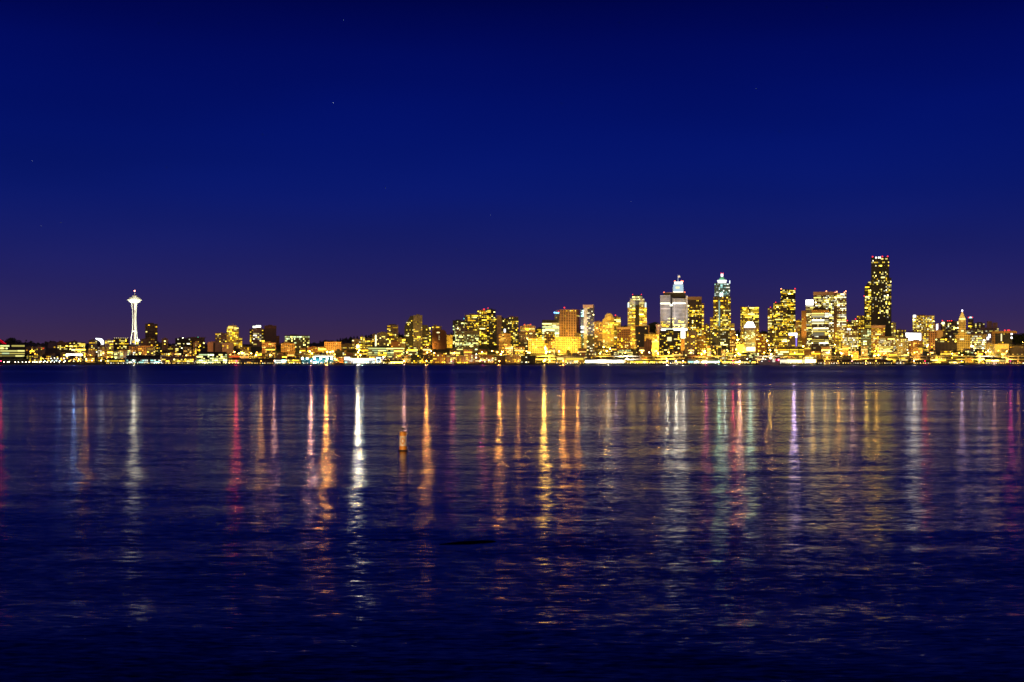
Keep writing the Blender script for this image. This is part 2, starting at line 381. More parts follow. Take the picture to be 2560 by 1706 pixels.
def simple(x0, x1, yt, D, style, col, lit, ws, label, name='building', beacons=(), group=None, front=0, front_ws='y', **k):
    wk = {q: k.pop(q) for q in ('cw','fh','run','top','rows','ww','hh','bright') if q in k}
    cat = k.pop('cat', 'building')
    B = Bld(name, label, cat, (x0+x1)/2, D, group)
    f = B.wall(x0, x1, yt, None, style, col, **k)
    d = {'apt':dict(cw=4.2,fh=3.6,run=.25),'office':dict(cw=3.2,fh=3.9,run=.6),'ribbon':dict(cw=4,fh=5.4,run=.7,ww=.85,bright=.6),'stripe':dict(cw=3.0,fh=4.2,run=.25),
         'glass':dict(cw=3.0,fh=3.9,run=.5),'grid':dict(cw=4.2,fh=4.0,run=.15),'plain':dict(cw=5,fh=4.5,run=.1)}[style]
    d.update(wk)
    if lit > 0: B.windows(f, lit, ws, **d)
    if front: B.panel(x0+.8,x1-.8,yt+front,yt+front+2.4,(*rng.choice(WIN[front_ws]),rng.uniform(.12,.5)),'lit_shopfront',dd=-.25)  # glowing strip added to brighten the golden band along the shore
    for b in beacons: B.beacon(*b)
    B.done(yt); return B
S = simple

# ---- the hillside end of the city
b = Bld('shed', "dark shed| with glowing red tubes running down its sloping roof", 'shed', 6, 3420)
b.wall(-14, 17, 863, None, 'plain', 'K', outline=[(-14,905),(17,905),(17,862),(2,851),(-14,846)])
for dy, k in ((0,.5),(4,.25)):
    MB().tube([(b.u(-13),-.4,b.z(846.5+dy)),(b.u(2),-.4,b.z(851+dy)),(b.u(16),-.4,b.z(861.5+dy))], .9, 6).build('red_light_tube', MAT['lamp'], b.root, (1,.0,.02,k*.2))
b.done(851)
S(0,62,862,3250,'ribbon','K',.8,'g',"six-storey yellow-green office block| with bands of windows on the hillside",fh=6.2,run=.9)
S(64,90,869,3350,'plain','B',.15,'o',"dark little hillside house block| glowing amber along its foot")
S(88,113,868,3400,'plain','G',.1,'y',"grey flat-topped shop block| with a red lit strip under its roof",cap=True).panel(95,110,870,873,(1,.1,.02,.09),'lit_fascia')
S(120,146,857,3700,'plain','V',.03,'y',"blank dark slab on the hilltop| without any lit window")
S(143,169,856.5,3600,'apt','B',.35,'y',"brown hillside flats| scattered with small warm windows beside the blank dark slab")
b = S(168,213,857,3650,'apt','B',.4,'y',"long hillside flats| with a bright golden end wall"); b.panel(198,213,859,865,(1,.66,.08,.12),'lit_gallery')
S(178,197,873,3300,'office','N',.75,'g',"small green-lit office| of three storeys above the blazing white shed",fh=4.2)
b = S(163,209,884,3120,'plain','G',.0,'w',"blazing white open-fronted shed| low above the dark shore",depth=25); b.panel(165,206,885.5,891,(1,.96,.85,.6),'lit_front')
S(222,243,852,3600,'apt','B',.4,'y',"brown flats| close against the glowing white curved canopy")
b = Bld('canopy', "glowing white curved canopy| arching over a grey base on the hill", 'canopy', 250, 3580)
b.wall(251,260,862,None,'plain','G',room=False)
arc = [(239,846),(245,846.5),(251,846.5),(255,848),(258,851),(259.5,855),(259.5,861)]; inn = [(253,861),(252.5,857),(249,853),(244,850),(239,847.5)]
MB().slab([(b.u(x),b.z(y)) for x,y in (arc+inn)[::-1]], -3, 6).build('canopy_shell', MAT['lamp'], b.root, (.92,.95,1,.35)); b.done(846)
S(262,284,852,3620,'apt','P',.3,'y',"pinkish flats| just past the glowing white curved canopy")
b = S(283,322,847,3700,'apt','B',.35,'y',"broad brown hotel block| with a row of tiny lamps along its roof")
for i in range(7): b.beacon(286+i*5.5, 845.5, r=.6, c=(1,.8,.45,.4), name='roof_lamp', mast=False)
S(258,278,877,3300,'grid','O',.15,'o',"small orange brick block| with six window bays, floodlit from the street")
S(296,318,877,3300,'stripe','O',.2,'o',"orange arcaded block| with tall narrow bays below the broad brown hotel block")
S(322,347,868,3480,'stripe','O',.25,'o',"orange brick block at the needle tower's foot| with glowing bays")
S(345,383,866,3400,'grid','O',.2,'o',"wide orange brick warehouse| lit warmly beside the needle tower's foot")
S(352,374,849,3800,'plain','T',.05,'y',"pale blank hall| peeping out behind the wide orange brick warehouse")
S(363,394,811,3850,'grid','B',.13,'y',"lone brown apartment tower| standing tall right beside the white needle tower",cw=5,fh=4.2)
S(366,387,847,3600,'apt','B',.3,'y',"low flats in front of the lone brown apartment tower| with a few yellow windows")
S(386,405,858,3450,'apt','K',.3,'y',"dark small flats| with bright dots of windows beyond the orange warehouse")
S(404,420,848,3600,'apt','T',.15,'y',"slim tan block| with one lit window near its top right corner")
S(419,447,867,3400,'apt','B',.5,'y',"low golden-lit terrace| beside the slim tan block")
b = S(438,476,847,3700,'apt','K',.35,'w',"dark stepped flats| with three big white roof lamps")
for x,y in ((443,848),(457,846),(465,850)): b.beacon(x,y-1,r=1.4,c=(1,.95,.6,.8),name='roof_lamp',mast=False)
b = S(470,512,845.5,3750,'apt','B',.3,'y',"wide flats under an overhanging flat roof| with a green lamp on top",roof='B'); b.beacon(495,844,r=1.2,c=(.1,.9,.5,.3))
MB().box(b.u(466),b.u(515),-3,34,b.z(845.5)+1.3,b.z(845.5)+2.2).build('overhanging_roof', MAT['roof'], b.root, (.2,.13,.1,1))
S(484,499,858,3500,'stripe','P',.1,'y',"narrow pale stair tower| in front of the wide flats with the overhanging roof")
b = S(519,553,856.5,3500,'plain','P',.02,'y',"pale twin-panelled block| split by a dark groove"); MB().box(b.u(533),b.u(538),-.3,-.02,0,b.z(857)).build('dark_groove', MAT['plain'], b.root, (.03,.03,.05,1))
b = S(538,567,834,3800,'apt','P',.3,'y',"pinkish apartment block| with two bright lamps on its roof edge"); b.beacon(551,835.5,r=2,c=(1,.9,.5,.6),name='roof_lamp',mast=False); b.beacon(563,835.5,r=1.5,c=(1,.9,.5,.5),name='roof_lamp',mast=False)
b = Bld('apartment_tower', "golden-topped apartment tower| with stepped shoulders and a thin double spire", 'tower', 581, 3900)
f = b.wall(567,597,819,None,'apt','T',room=False); b.windows(f,.55,'y',4,3.8,rows=lambda t: 1.2 if t<.5 else .6)
f2 = b.wall(571,592,815,818,'plain','Y',dd=1,room=False); b.panel(570,583,816.5,822,(1,.75,.15,.14)); b.panel(585,590,818,823,(1,.75,.15,.14))
for x in (580,583): MB().tube([(b.u(x),8,b.z(815)),(b.u(x),8,b.z(809))], .5, 6).build('spire', MAT['metal'], b.root, (.5,.4,.25,1))
b.done(812)
S(555,583,858.5,3450,'plain','V',.1,'y',"dark purple flat-roofed hall| in front of the golden-topped apartment tower")
S(590,606,846,3700,'apt','Y',.7,'y',"stubby golden block| leaning against the golden-topped apartment tower")
S(600,627,869,3450,'apt','B',.35,'y',"low brown row| at the foot of the twin towers")
b = Bld('apartment_tower', "round-fronted apartment tower| with a blazing white top storey", 'tower', 643, 3850)
f = b.wall(632,654,819,None,'apt','P',dd=-4,room=False); b.windows(f,.3,'w',4.6,4.4); f = b.wall(624,664,824,None,'apt','B'); b.windows(f,.28,'y',4.6,4.4)
b.panel(632,640,815.5,820,(1,1,.75,.25),'lit_crown',dd=-4.4); b.panel(640,652,814,818.5,(1,1,.85,.4),'lit_crown',dd=-4.4); b.done(815)
b = S(661,691,815.5,3800,'stripe','R',.0,'y',"plain dark brown tower| without lights, twin of the round-fronted tower",depth=30); MB().box(b.u(671),b.u(681),5,20,b.z(815.5)+1.3,b.z(812.5)).build('plant_room', MAT['roof'], b.root, (.06,.04,.04,1))
S(689.5,698.5,841,3900,'plain','O',.1,'y',"thin orange slab| standing just behind the plain dark brown tower")
S(655,690,858.5,3450,'grid','O',.25,'o',"wide orange brick hall| below the plain dark brown tower")
S(702,738,860,3500,'grid','O',.25,'o',"orange brick school-like block| below the black glass office")
S(712,774,840,3650,'glass','K',.42,'g',"black glass office| with a bright greenish top storey",fh=5,roof='K',rows=lambda t: 2.2 if t<.12 else .75)
S(768,802,869,3480,'apt','R',.35,'y',"red-brown flats| beside the white-hot street opening")
b = S(811,853,856.5,3500,'grid','O',.03,'o',"orange office grid| of four floors and ten bays, floodlit from below",cw=4,fh=5)
S(853,881,861,3600,'apt','B',.35,'y',"brown row under the wooded ridge| beside the orange office grid")
S(880,902,850,3650,'apt','T',.4,'w',"tan flats| with white window dots before the golden twin blocks")
S(900,913,843,3700,'apt','Y',.75,'y',"narrow golden block| first of a close-set trio"); S(912,931,848,3720,'apt','T',.6,'y',"tan block with yellow columns of windows| in the middle of the trio")
b = S(930,945,837,3750,'apt','T',.35,'y',"slim block with one bright vertical strip of light| up its edge"); b.panel(938,941,838,866,(1,.95,.5,.22),'light_strip')
S(943,969,833,3700,'apt','G',.22,'w',"grey apartment block| neatly dotted with white windows")
b = S(967.5,995.5,814,3900,'apt','Y',.6,'y',"golden apartment tower| with curved corners and a dark cap",beacons=((984,816),)); MB().box(b.u(974),b.u(990),4,22,b.z(814)+1.3,b.z(811)).build('dark_cap', MAT['roof'], b.root, (.04,.03,.04,1))
S(977,1001,855.5,3500,'plain','R',.15,'o',"red brick block| at the foot of the golden apartment tower")
S(995,1014,848,3600,'apt','T',.4,'y',"small tan block| before the dark stepped towers")
S(785,836,888,3100,'plain','N',.0,'w',"low dark roof lined with white lamps| behind the teal pier shed").panel(786,834,890.5,891.8,(.9,1,.85,.25),'lamp_strip')
S(836,861,878,3200,'apt','K',.35,'w',"dark low block with white windows| between teal pier and orange grid")
S(860,882,884,3180,'plain','R',.15,'y',"plain maroon block| behind the white pier building")
S(920,1011,869,3300,'ribbon','N',.85,'g',"very wide green-lit office block| of four storeys behind the waterfront",fh=5.2,run=.75,cw=4.6)
b = Bld('apartment_tower', "dark stepped glass towers| sloping down on both outer sides", 'tower', 1044, 3700)
f = b.wall(1011,1035,800,None,'glass','K',outline=[(1011,915),(1034.5,915),(1034.5,790),(1026,790),(1013,812),(1011,820)]); b.windows(f,.3,'y',3.4,4.6)
f = b.wall(1033.5,1056,789.5,None,'apt','G',dd=-3); b.windows(f,.24,'y',4.2,4.6)
f = b.wall(1056,1077,818,None,'glass','B',outline=[(1055.5,915),(1079,915),(1078,838),(1069,813),(1055.5,813)]); b.windows(f,.45,'y',3.4,4.2); b.done(790)
S(1079.5,1104,816.5,3850,'apt','T',.15,'y',"tan tower| lit only along its top storey behind the maroon slab",rows=lambda t: 4 if t<.1 else .3)
b = Bld('building', "windowless maroon slab| with clipped upper corners and one lit window", 'building', 1099, 3650)
b.wall(1081,1116,824,None,'plain',(.12,.042,.035),outline=[(1081,915),(1116,915),(1116,831),(1110,825),(1087,824),(1081,829)]); b.panel(1092,1099,830.5,833,(1,.85,.35,.2),'lit_window')
for y in (840,844,848): b.panel(1097,1098.5,y,y+1.6,(1,.8,.4,.12),'lit_window')
b.done(824)
S(1117,1131,838.5,3700,'plain','Y',.15,'y',"golden blank slab| glowing beside the windowless maroon slab")
# ---- the dense cluster before the centre
S(1132,1166,802.5,3800,'glass','K',.35,'g',"dark tower with greenish windows| and a turquoise edge lamp",beacons=((1160,797,2,1,(.2,.9,.8,.3)),))
S(1137,1167,816,3600,'apt','V',.42,'w',"purple-grey apartment slab| in front of the dark greenish tower")
S(1162,1196,788,3850,'office','G',.42,'y',"grey tower under a pale roof line| dense with yellow floors",roof='P')
S(1193,1219,777,3900,'apt','T',.7,'y',"bright yellow apartment tower| topped by a big red beacon",beacons=((1210,774,2,1.9),))
S(1138,1197,829,3500,'glass','V',.5,'g',"wide glass office| with greenish floors in front of the yellow apartment tower")
S(1217,1238.5,775,3850,'apt','K',.4,'y',"dark apartment tower| with lit balconies beside the big red beacon",beacons=((1220,770.5,2,1),))
b = S(1222,1276,797,3750,'glass','N',.16,'y',"dark blue glass slab| with a pale ribbed stair shaft up its front"); b.wall(1242,1254.5,790.5,None,'ribbon','P',dd=-3,room=False,name='stair_shaft')
b.panel(1260,1264,823,831,(1,.98,.95,.35),'light_panel')
b = S(1270,1296,793.5,3700,'stripe','K',.5,'y',"dark tower with columns of yellow windows| under a reddish roof rim",roof='R',run=.1); b.beacon(1293,796.5,r=1.8,c=(1,1,.95,.8),name='roof_lamp')
S(1247,1277,836,3450,'ribbon','O',.35,'o',"orange terraced block| stepping below the dark blue glass slab",fh=4)
b = Bld('hotel', "stepped brown hotel| with gold arches and two red lamps on top", 'hotel', 1318, 3550)
f = b.wall(1297,1340,832,None,'grid','B'); b.windows(f,.2,'y',4,4); f = b.wall(1300,1338,816.5,831,'grid','P',dd=3); b.windows(f,.9,'y',3.4,4); f = b.wall(1309,1329,813,816,'plain','P',dd=6,room=False)
b.beacon(1311,812,dd=7,r=1.3); b.beacon(1326,812,dd=7,r=1.3); b.done(813)
S(1338,1361,822.5,3800,'office','K',.55,'y',"low dark office| filling the gap beside the stepped brown hotel")
S(1355,1398,808,3750,'office','W',.9,'g',"dazzling white-green office| beneath a black roof storey",run=.7).wall(1355.5,1395,801.5,808,'plain','K',dd=1,room=False,name='roof_storey')
b = S(1386,1399,779.5,3900,'stripe','W',.1,'y',"slender pale tower| crowned with bright blue lights")
for x in (1386,1390.5,1395,1398): b.beacon(x,782+(x%2),dd=-1,r=1.6,c=(.15,.45,1,.9),name='blue_lamp',mast=False)
b = S(1397.5,1449,775,3800,'grid','O',.06,'y',"orange floodlit office grid tower| with a glowing yellow side",split=.84,t=.3,cw=4,fh=4.2,beacons=((1411,769.5,14,1.6),(1396,779,14,1.2)),roof='O')
S(1361,1387,830.5,3550,'grid','O',.4,'y',"brown brick flats| in front of the dazzling white-green office")
S(1321,1362,847.5,3450,'grid','Y',.3,'y',"blank yellow-lit wall block| beside a white-hot street opening")
S(1388,1452,843.5,3450,'grid','Y',.35,'y',"broad yellow-lit block| below the orange floodlit tower")
S(1438,1453,835,3520,'grid','Y',.25,'y',"narrow golden grid block| between orange tower and pale glass tower")
b = Bld('tower', "pale glass tower| with white lit left edge and pink crown", 'tower', 1468.5, 3600)
f = b.wall(1451.5,1461,775,None,'glass',(.3,.42,.55),dd=1,room=False,cap=False); b.windows(f,.45,'c',4.5,4.4,run=.9)
b.wall(1459,1468,764,None,'apt','W',dd=-1,room=False,cap=False); f = b.wall(1467,1485.5,764,None,'glass','V',dd=0,cap=False,room=False); b.windows(f,.3,'w',3.4,4.2)
b.wall(1457.5,1483,762.5,770,'plain','P',dd=-1.5,room=False,cap=False,name='crown'); b.done(763)
S(1484,1507,806,3700,'stripe','O',.5,'o',"orange-lit tower block| between pale glass tower and golden domed tower",rows=lambda t: 1.9 if t<.3 else .6)
b = Bld('tower', "golden tower with a rounded dome top| and stepped curved shoulders", 'tower', 1519, 3700)
o = [(1503,915),(1535,915),(1535,794)]+[(1522.5+10.5*math.cos(a),794-11*math.sin(a)) for a in [i*math.pi/8 for i in range(9)]]+[(1511,796),(1507,799),(1504,805),(1503,812)]
f = b.wall(1504,1535,806,None,'office','Y',outline=o); b.windows(f,.62,'y',3.6,3.6); MB().ball((b.u(1522.5),8,b.z(795)),10.5*b.D/F,14,8,(1,.8,1)).build('dome', MAT['plain'], b.root, (.55,.4,.2,1)); b.done(783)
S(1535,1551.5,794,3750,'ribbon','Y',.6,'y',"golden slab| with a red lamp, pressed against the rounded dome tower",beacons=((1538.5,788.5,2,1.3),),fh=4)
b = S(1542.5,1576,822,3500,'grid','R',.3,'y',"brown brick flats with four bays| under a pink parapet"); b.wall(1542,1576.5,819,823,'plain','P',dd=-1,room=False,name='parapet')
# ---- the tall towers of downtown
b = Bld('skyscraper', "brilliant stepped tower| with tapering crown and a flat dark cap", 'skyscraper', 1593, 3700)
f = b.wall(1569,1617,769,None,'office','T',room=False); b.windows(f,.62,'y',3.4,3.8,rows=lambda t: 1.25 if t<.35 else .9)
for x0,x1,y0,y1,dd in ((1571.5,1614.5,756,769,2),(1575,1611,747,756,4),(1580,1606,741,747,6)):
    f = b.wall(x0,x1,y0,y1,'office','W',dd=dd,room=False,cap=(y0>750)); b.windows(f,.6,'g',3.4,3.8,top=0)
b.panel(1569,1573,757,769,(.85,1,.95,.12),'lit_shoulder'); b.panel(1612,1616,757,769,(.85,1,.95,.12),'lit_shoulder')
MB().frustum(b.u(1580,6),b.u(1606,6),8,30,b.z(741,6)+.1,b.u(1583,6),b.u(1603,6),10,28,b.z(738,6)).build('dark_cap', MAT['roof'], b.root, (.04,.035,.04,1))
for x in (1581.5,1603.5): b.beacon(x,736.5,dd=8,r=.9)
b.wall(1588,1598,752,850,'glass','K',dd=-1.2,room=False,cap=False,name='dark_centre_bay'); b.done(738)
b = Bld('building', "near-black block in an orange outline| before the brilliant stepped tower", 'building', 1606, 3400)
f = b.wall(1590,1622.5,815.5,None,'stripe','K',room=False); b.windows(f,.12,'o',3,4)
MB().box(b.u(1588.5),b.u(1623.5),-.9,-.5,b.z(816),b.z(814)).build('orange_rim', MAT['plain'], b.root, (.6,.32,.12,1)); MB().box(b.u(1620.5),b.u(1623.5),-.9,-.5,b.z(835),b.z(816.05)).build('orange_rim', MAT['plain'], b.root, (.6,.32,.12,1)); b.done(815)
S(1611,1647,837,3350,'office','Y',.55,'y',"yellow-lit terraced hotel| glowing over a bright street corner")
S(1610.5,1630,850,3230,'apt','R',.15,'o',"round-shouldered brown block| in front of the yellow-lit terraced hotel")
S(1639.5,1653,812.5,3600,'ribbon','O',.1,'o',"slim orange ribbed slab| just before the white office tower",fh=4)
b = Bld('skyscraper', "white and grey office tower| carrying a lit stepped crown, flagpole and white flag", 'skyscraper', 1685, 3650)
b.wall(1658.5,1713.5,732.5,None,'glass','N',dd=10,room=False,roof='P',depth=34)
b.wall(1651,1675.5,739.5,None,'stripe',(.66,.66,.74),dd=0,room=False,depth=20,name='office_wing'); b.wall(1675.5,1681.5,741,None,'glass','K',dd=4,room=False,depth=18,name='dark_groove',cap=False)
fb = b.wall(1681,1714.5,748,None,'ribbon',(.62,.63,.72),dd=-2,room=False,depth=22,name='office_wing'); b.wall(1714.5,1719,740,None,'plain',(.62,.63,.72),dd=6,room=False,depth=12,name='office_wing',cap=False)
for y in (752,762,772.5,782.5,792.5): MB().box(b.u(1681,-2),b.u(1714.5,-2),-2.25,-2.02,b.z(y+.5,-2),b.z(y,-2)).build('dark_band', MAT['plain'], b.root, (.05,.05,.06,1))
for x0,x1,y0,y1,dd in ((1681.5,1709,718,732,14),(1682.5,1708,711.5,718,14.5),(1686,1706.5,705,711.5,16)):
    b.wall(x0,x1,y0,y1,'glass',(.6,.75,.85),dd=dd,room=False,cap=False,depth=16,name='crown_tier')
b.panel(1683,1708,712,731,(.62,.85,1,.075),'crown_glazing',dd=13.6); b.panel(1686,1706.5,705,711,(1,.98,.92,.22),'crown_light',dd=15.6); b.panel(1689,1699,717,722,(1,.95,.5,.12),'crown_glazing',dd=13)
b.panel(1683,1708,729.5,731.5,(1,.93,.7,.25),'crown_light',dd=13)
MB().tube([(b.u(1695,18),18,b.z(705,18)),(b.u(1695,18),18,b.z(689,18))], [.7,.4], 6).build('flagpole', MAT['lamp'], b.root, (.8,.85,1,.08))  # the pole's lit look is put into its own glow
fl = MB(); n = 8
for i in range(n+1):
    u = b.u(1695.4,18)+i*.75; yy = 18+.5*math.sin(i*.9)
    fl.add([(u,yy,b.z(694.5,18)+.25*math.sin(i*.8)),(u,yy,b.z(689.3,18)+.25*math.sin(i*.8))], [] if i == 0 else [(2*i-2,2*i,2*i+1,2*i-1)])
fl.f = [(2*i,2*i+2,2*i+3,2*i+1) for i in range(n)]; fl.mi = [0]*n; fl.build('flag', MAT['plain'], b.root, (.8,.8,.85,1))
for x,y in ((1660,731.5),(1712,731.5),(1687,703.5),(1703.5,703.5),(1707,704)): b.beacon(x,y,dd=12,r=1.5,c=(1,.16,.06,.9),mast=False)
b.panel(1651.2,1675,757.5,760.5,(1,1,.8,.3),'lit_floor'); b.panel(1681.2,1714,757.5,760,(1,1,.8,.3),'lit_floor',dd=-2.5); b.panel(1675,1681,761.5,765.5,(1,1,.7,.3),'lit_window',dd=-3)
b.windows([(Vector((b.u(1681,-2),-2,0)),0.0,b.u(1714,-2)-b.u(1681,-2),b.z(822),b.z(800))],.85,'w',3.2,3.6,top=0,bright=1.6)
b.windows([(Vector((b.u(1651),0,0)),0.0,b.u(1675)-b.u(1651),b.z(822),b.z(803))],.6,'y',3.2,3.8,top=0)
b.windows([(Vector((b.u(1668),-3,0)),0.0,b.u(1690)-b.u(1668),b.z(802),b.z(795))],.8,'w',3.2,3.6,top=0,bright=1.5)
b.panel(1651,1719,822.5,826.5,(.9,1,.85,.3),'lit_floor',dd=-4); b.panel(1652,1672,828,833,(.85,1,.8,.25),'lit_sign',dd=-6); b.done(705)
b = S(1719.5,1754,750,3800,'stripe','B',.55,'y',"brown pin-striped tower| wearing a flat pink top band beside the white office tower",room=False,cap=False,rows=lambda t:(.4 if t<.2 else 1.4 if t<.36 else .45 if t<.58 else 1.5)); b.wall(1719,1754.5,743,750,'plain','P',dd=-.5,room=False,name='top_band')
S(1754,1760,759.5,3850,'apt','P',.5,'y',"very thin pinkish shaft| against the brown pin-striped tower",room=False)
S(1759.5,1773,813,3750,'apt','T',.8,'y',"bright narrow tan block| under the very thin pinkish shaft")
b = S(1649,1704,828,3300,'apt','K',.22,'y',"pair of dark apartment slabs| below the white office tower",fh=4.5,cw=4.6); b.panel(1668,1679,843,853,(1,.9,.4,.13),'lit_hall')
b = Bld('pylon', "orange pylon on a thin stem| with a bright white sign box on top", 'pylon', 1707, 3180)
b.panel(1702,1713,828.5,846,(1,.98,.75,.3),'sign_box',dd=0,th=6,mat='lamp'); MB().box(b.u(1702),b.u(1710.5),-5,-1,b.z(877),b.z(846.2)).build('shaft', MAT['plain'], b.root, (.55,.3,.1,1)); MB().box(b.u(1704.5),b.u(1706.5),-4,-2,0,b.z(877.1)).build('stem', MAT['plain'], b.root, (.4,.3,.25,1)); b.done(829)
S(1712,1742,829,3350,'apt','V',.3,'y',"plum-coloured flats| right behind the orange pylon"); S(1738,1764,842,3400,'apt','O',.4,'y',"orange-brown corner block| beside the golden street canyon")
b = Bld('skyscraper', "tall tower with a glowing green-white pyramid roof| over teal glass floors", 'skyscraper', 1805, 3700)
f = b.wall(1786,1825,709,742.5,'glass',(.16,.36,.42),dd=2,room=False,roof='K'); b.windows(f,.42,'c',3.2,4,bright=.8,top=0)
f = b.wall(1783,1827,742.5,None,'grid','B',dd=0,room=False,cap=False); b.windows(f,.5,'y',3.3,4,rows=lambda t: .75 if t<.35 else 1 if t<.45 else 1.5)
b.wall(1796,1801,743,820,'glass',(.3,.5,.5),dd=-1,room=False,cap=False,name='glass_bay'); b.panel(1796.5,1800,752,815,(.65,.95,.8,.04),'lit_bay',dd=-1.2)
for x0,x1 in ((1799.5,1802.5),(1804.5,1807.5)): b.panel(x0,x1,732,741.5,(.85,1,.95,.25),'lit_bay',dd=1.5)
for x0,x1 in ((1775,1783),(1827,1836)): f = b.wall(x0,x1,790+ (20 if x1>1830 else 5),None,'apt','T',dd=3,room=False,name='side_wing'); b.windows(f,.7,'y',3.3,3.8)
cu, r = b.u(1805,12), 3.78*b.D/F/1.17
PY = [(11.5,703),(11,700.5),(9,698),(6.5,695.5),(4,693),(2.8,691.5)]
b.lit = MB().lathe([(9.8*1.17,b.z(709,12)),(9.8*1.17*1.05,b.z(703.4,12)),(11.5*1.17,b.z(703.2,12))], 16, cu, 16).build('lit_drum', MAT['lamp'], b.root, (1,1,.9,.25))
MB().lathe([(q*1.17,b.z(y,12)) for q,y in PY], 4, cu, 16, math.pi/4).build('pyramid_roof', MAT['plain'], b.root, (.25,.62,.5,1))
MB().lathe([(11.9*1.17,b.z(703.1,12)),(11.3*1.17,b.z(700.6,12))], 16, cu, 16).build('lit_cornice', MAT['lamp'], b.root, (.9,1,.88,.16))
MB().lathe([(2.9*1.17,b.z(691.4,12)),(2.9*1.17,b.z(685,12))], 8, cu, 16).build('lantern', MAT['lamp'], b.root, (1,.85,.9,.25)); b.beacon(1803,683.5,dd=16,r=.9,mast=False); b.beacon(1808,683.5,dd=16,r=.9,mast=False)
MB().box(b.u(1823.5,2),b.u(1825,2),1,3,b.z(709),b.z(702)).build('corner_lamp', MAT['lamp'], b.root, (.8,.95,1,.3)); b.done(685)
for x, yy in ((1806,696),(1801,697)): pass
S(1776,1801,827,3300,'apt','N',.3,'y',"first dark blue-grey apartment tower| below the pyramid-roofed skyscraper",cw=4.4,fh=4.4); S(1800.5,1825,829,3320,'apt','K',.36,'w',"second blackish apartment tower| below the pyramid-roofed skyscraper",cw=4.4,fh=4.4)
b = Bld('building', "low block with a white open frame| across its dark front", 'building', 1790, 3150)
f = b.wall(1777,1804,865,None,'glass','N',room=False); b.windows(f,.35,'y',4,4.4)
for x in (1777,1793.5,1802.5): MB().box(b.u(x),b.u(x+1.2),-.8,-.4,0,b.z(866)).build('frame_post', MAT['plain'], b.root, (.6,.45,.4,1))
MB().box(b.u(1777),b.u(1803.7),-.8,-.4,b.z(865.9),b.z(864)).build('frame_beam', MAT['plain'], b.root, (.6,.45,.4,1)); b.done(865)
S(1824,1839,829,3480,'apt','O',.6,'o',"orange-lit narrow block| on the near corner of the brightest street canyon")
S(1851,1897.5,768,3800,'office','B',.5,'y',"square brown-topped tower| with ragged yellow floors above the white pyramid",roof='O',room=False,beacons=((1871,766,3,.6,(.8,.8,.9,.3)),),rows=lambda t:1.5 if t<.3 else .8)
b = Bld('tower', "tower topped by a solid white glowing pyramid| cut flat", 'tower', 1877, 3500)
f = b.wall(1858,1896,820,None,'office','T',room=False); b.windows(f,.55,'y',3.4,4); f = b.wall(1862,1888,826,None,'office','W',dd=-4,room=False); b.windows(f,.55,'g',3.2,3.8)
z0,z1 = b.z(818.5),b.z(805); MB().frustum(b.u(1860),b.u(1888.5),-3,22,z0,b.u(1868),b.u(1882),5,14,z1).build('lit_pyramid', MAT['lamp'], b.root, (1,.99,.92,.45))
b.panel(1866,1888,868,878,(1,.9,.5,.25),'lit_lobby',dd=-5); b.done(805)
S(1841,1858,862,3350,'plain','Y',.2,'y',"saturated yellow wall| on the brightest street canyon's far corner"); S(1890,1917,836,3400,'apt','R',.35,'y',"maroon apartment block| with bright bays between two glowing canyons")
S(1919,1936,771,3900,'apt','V',.5,'y',"purple-brown tower| mostly hidden behind the brown corner tower",beacons=((1926,768.5,2,.9),),room=False)
S(1933.5,1968,758,3700,'office','B',.62,'y',"brown corner tower| packed with yellow windows before the black slab tower",beacons=((1939,756,3,1.1),),room=False)
b = S(1951.5,1988.5,724,3850,'office','K',.5,'y',"black slab skyscraper| with red lamps on both roof corners",split=.12,t=1.2,beacons=((1953,722.5,8,1.4,(1,.3,.1,.9)),(1987.5,722.5,20,1.3)),roof='K',rows=lambda t:(1.3 if t<.08 else .25 if t<.18 else 1.3 if t<.36 else .05 if t<.45 else 1.2))
b = Bld('building', "plum office| with white lit crown and violet light column at its corner", 'building', 1981, 3450)
f = b.wall(1969,1988,838,None,'stripe','V',room=False); b.windows(f,.12,'y',4,4); b.wall(1988,1993.5,840,None,'plain','V',dd=-1,room=False,cap=False,name='corner_shaft')
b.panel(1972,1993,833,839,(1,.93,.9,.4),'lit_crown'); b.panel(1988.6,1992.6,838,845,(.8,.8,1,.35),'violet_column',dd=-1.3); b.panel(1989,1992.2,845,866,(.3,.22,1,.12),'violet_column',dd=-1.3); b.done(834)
S(1944,2011,872,3150,'office','B',.7,'y',"long two-tone office| with bright white upper windows just behind the ferry",fh=5.5,cw=4.4,rows=lambda t: 1.4 if t<.5 else .5)
S(1989,2006,802,3800,'apt','T',.5,'y',"thin tan tower| between black slab and orange slab"); S(2003.5,2016,778,3750,'plain','O',.08,'y',"blank orange-brown slab| standing edge-on",room=False)
b = S(2014,2035,752,3850,'office','W',.6,'w',"white tower| with a blazing sign band across its top"); b.panel(2014.5,2034.5,750,763,(1,.97,.9,.35),'lit_sign')
b = Bld('skyscraper', "massive double-fronted tower| with tan top and a dark vertical groove", 'skyscraper', 2075, 3800)
f = b.wall(2033.5,2084.5,738,None,'office','B',room=False,cap=False); b.windows(f,.6,'w',3.4,4,rows=lambda t:1.1); b.wall(2033,2085,730.5,738,'plain','P',dd=-.4,room=False,name='top_band')
f = b.wall(2092,2116,734,None,'office','T',dd=1,room=False,roof='P'); b.windows(f,.85,'w',3.2,4); f = b.wall(2084.5,2092,733,None,'ribbon','O',dd=3,room=False,name='dark_groove')
b.windows([(Vector((b.u(2085),2.8,0)),0.0,b.u(2092)-b.u(2085),b.z(768),b.z(738))],.8,'w',3.2,4)
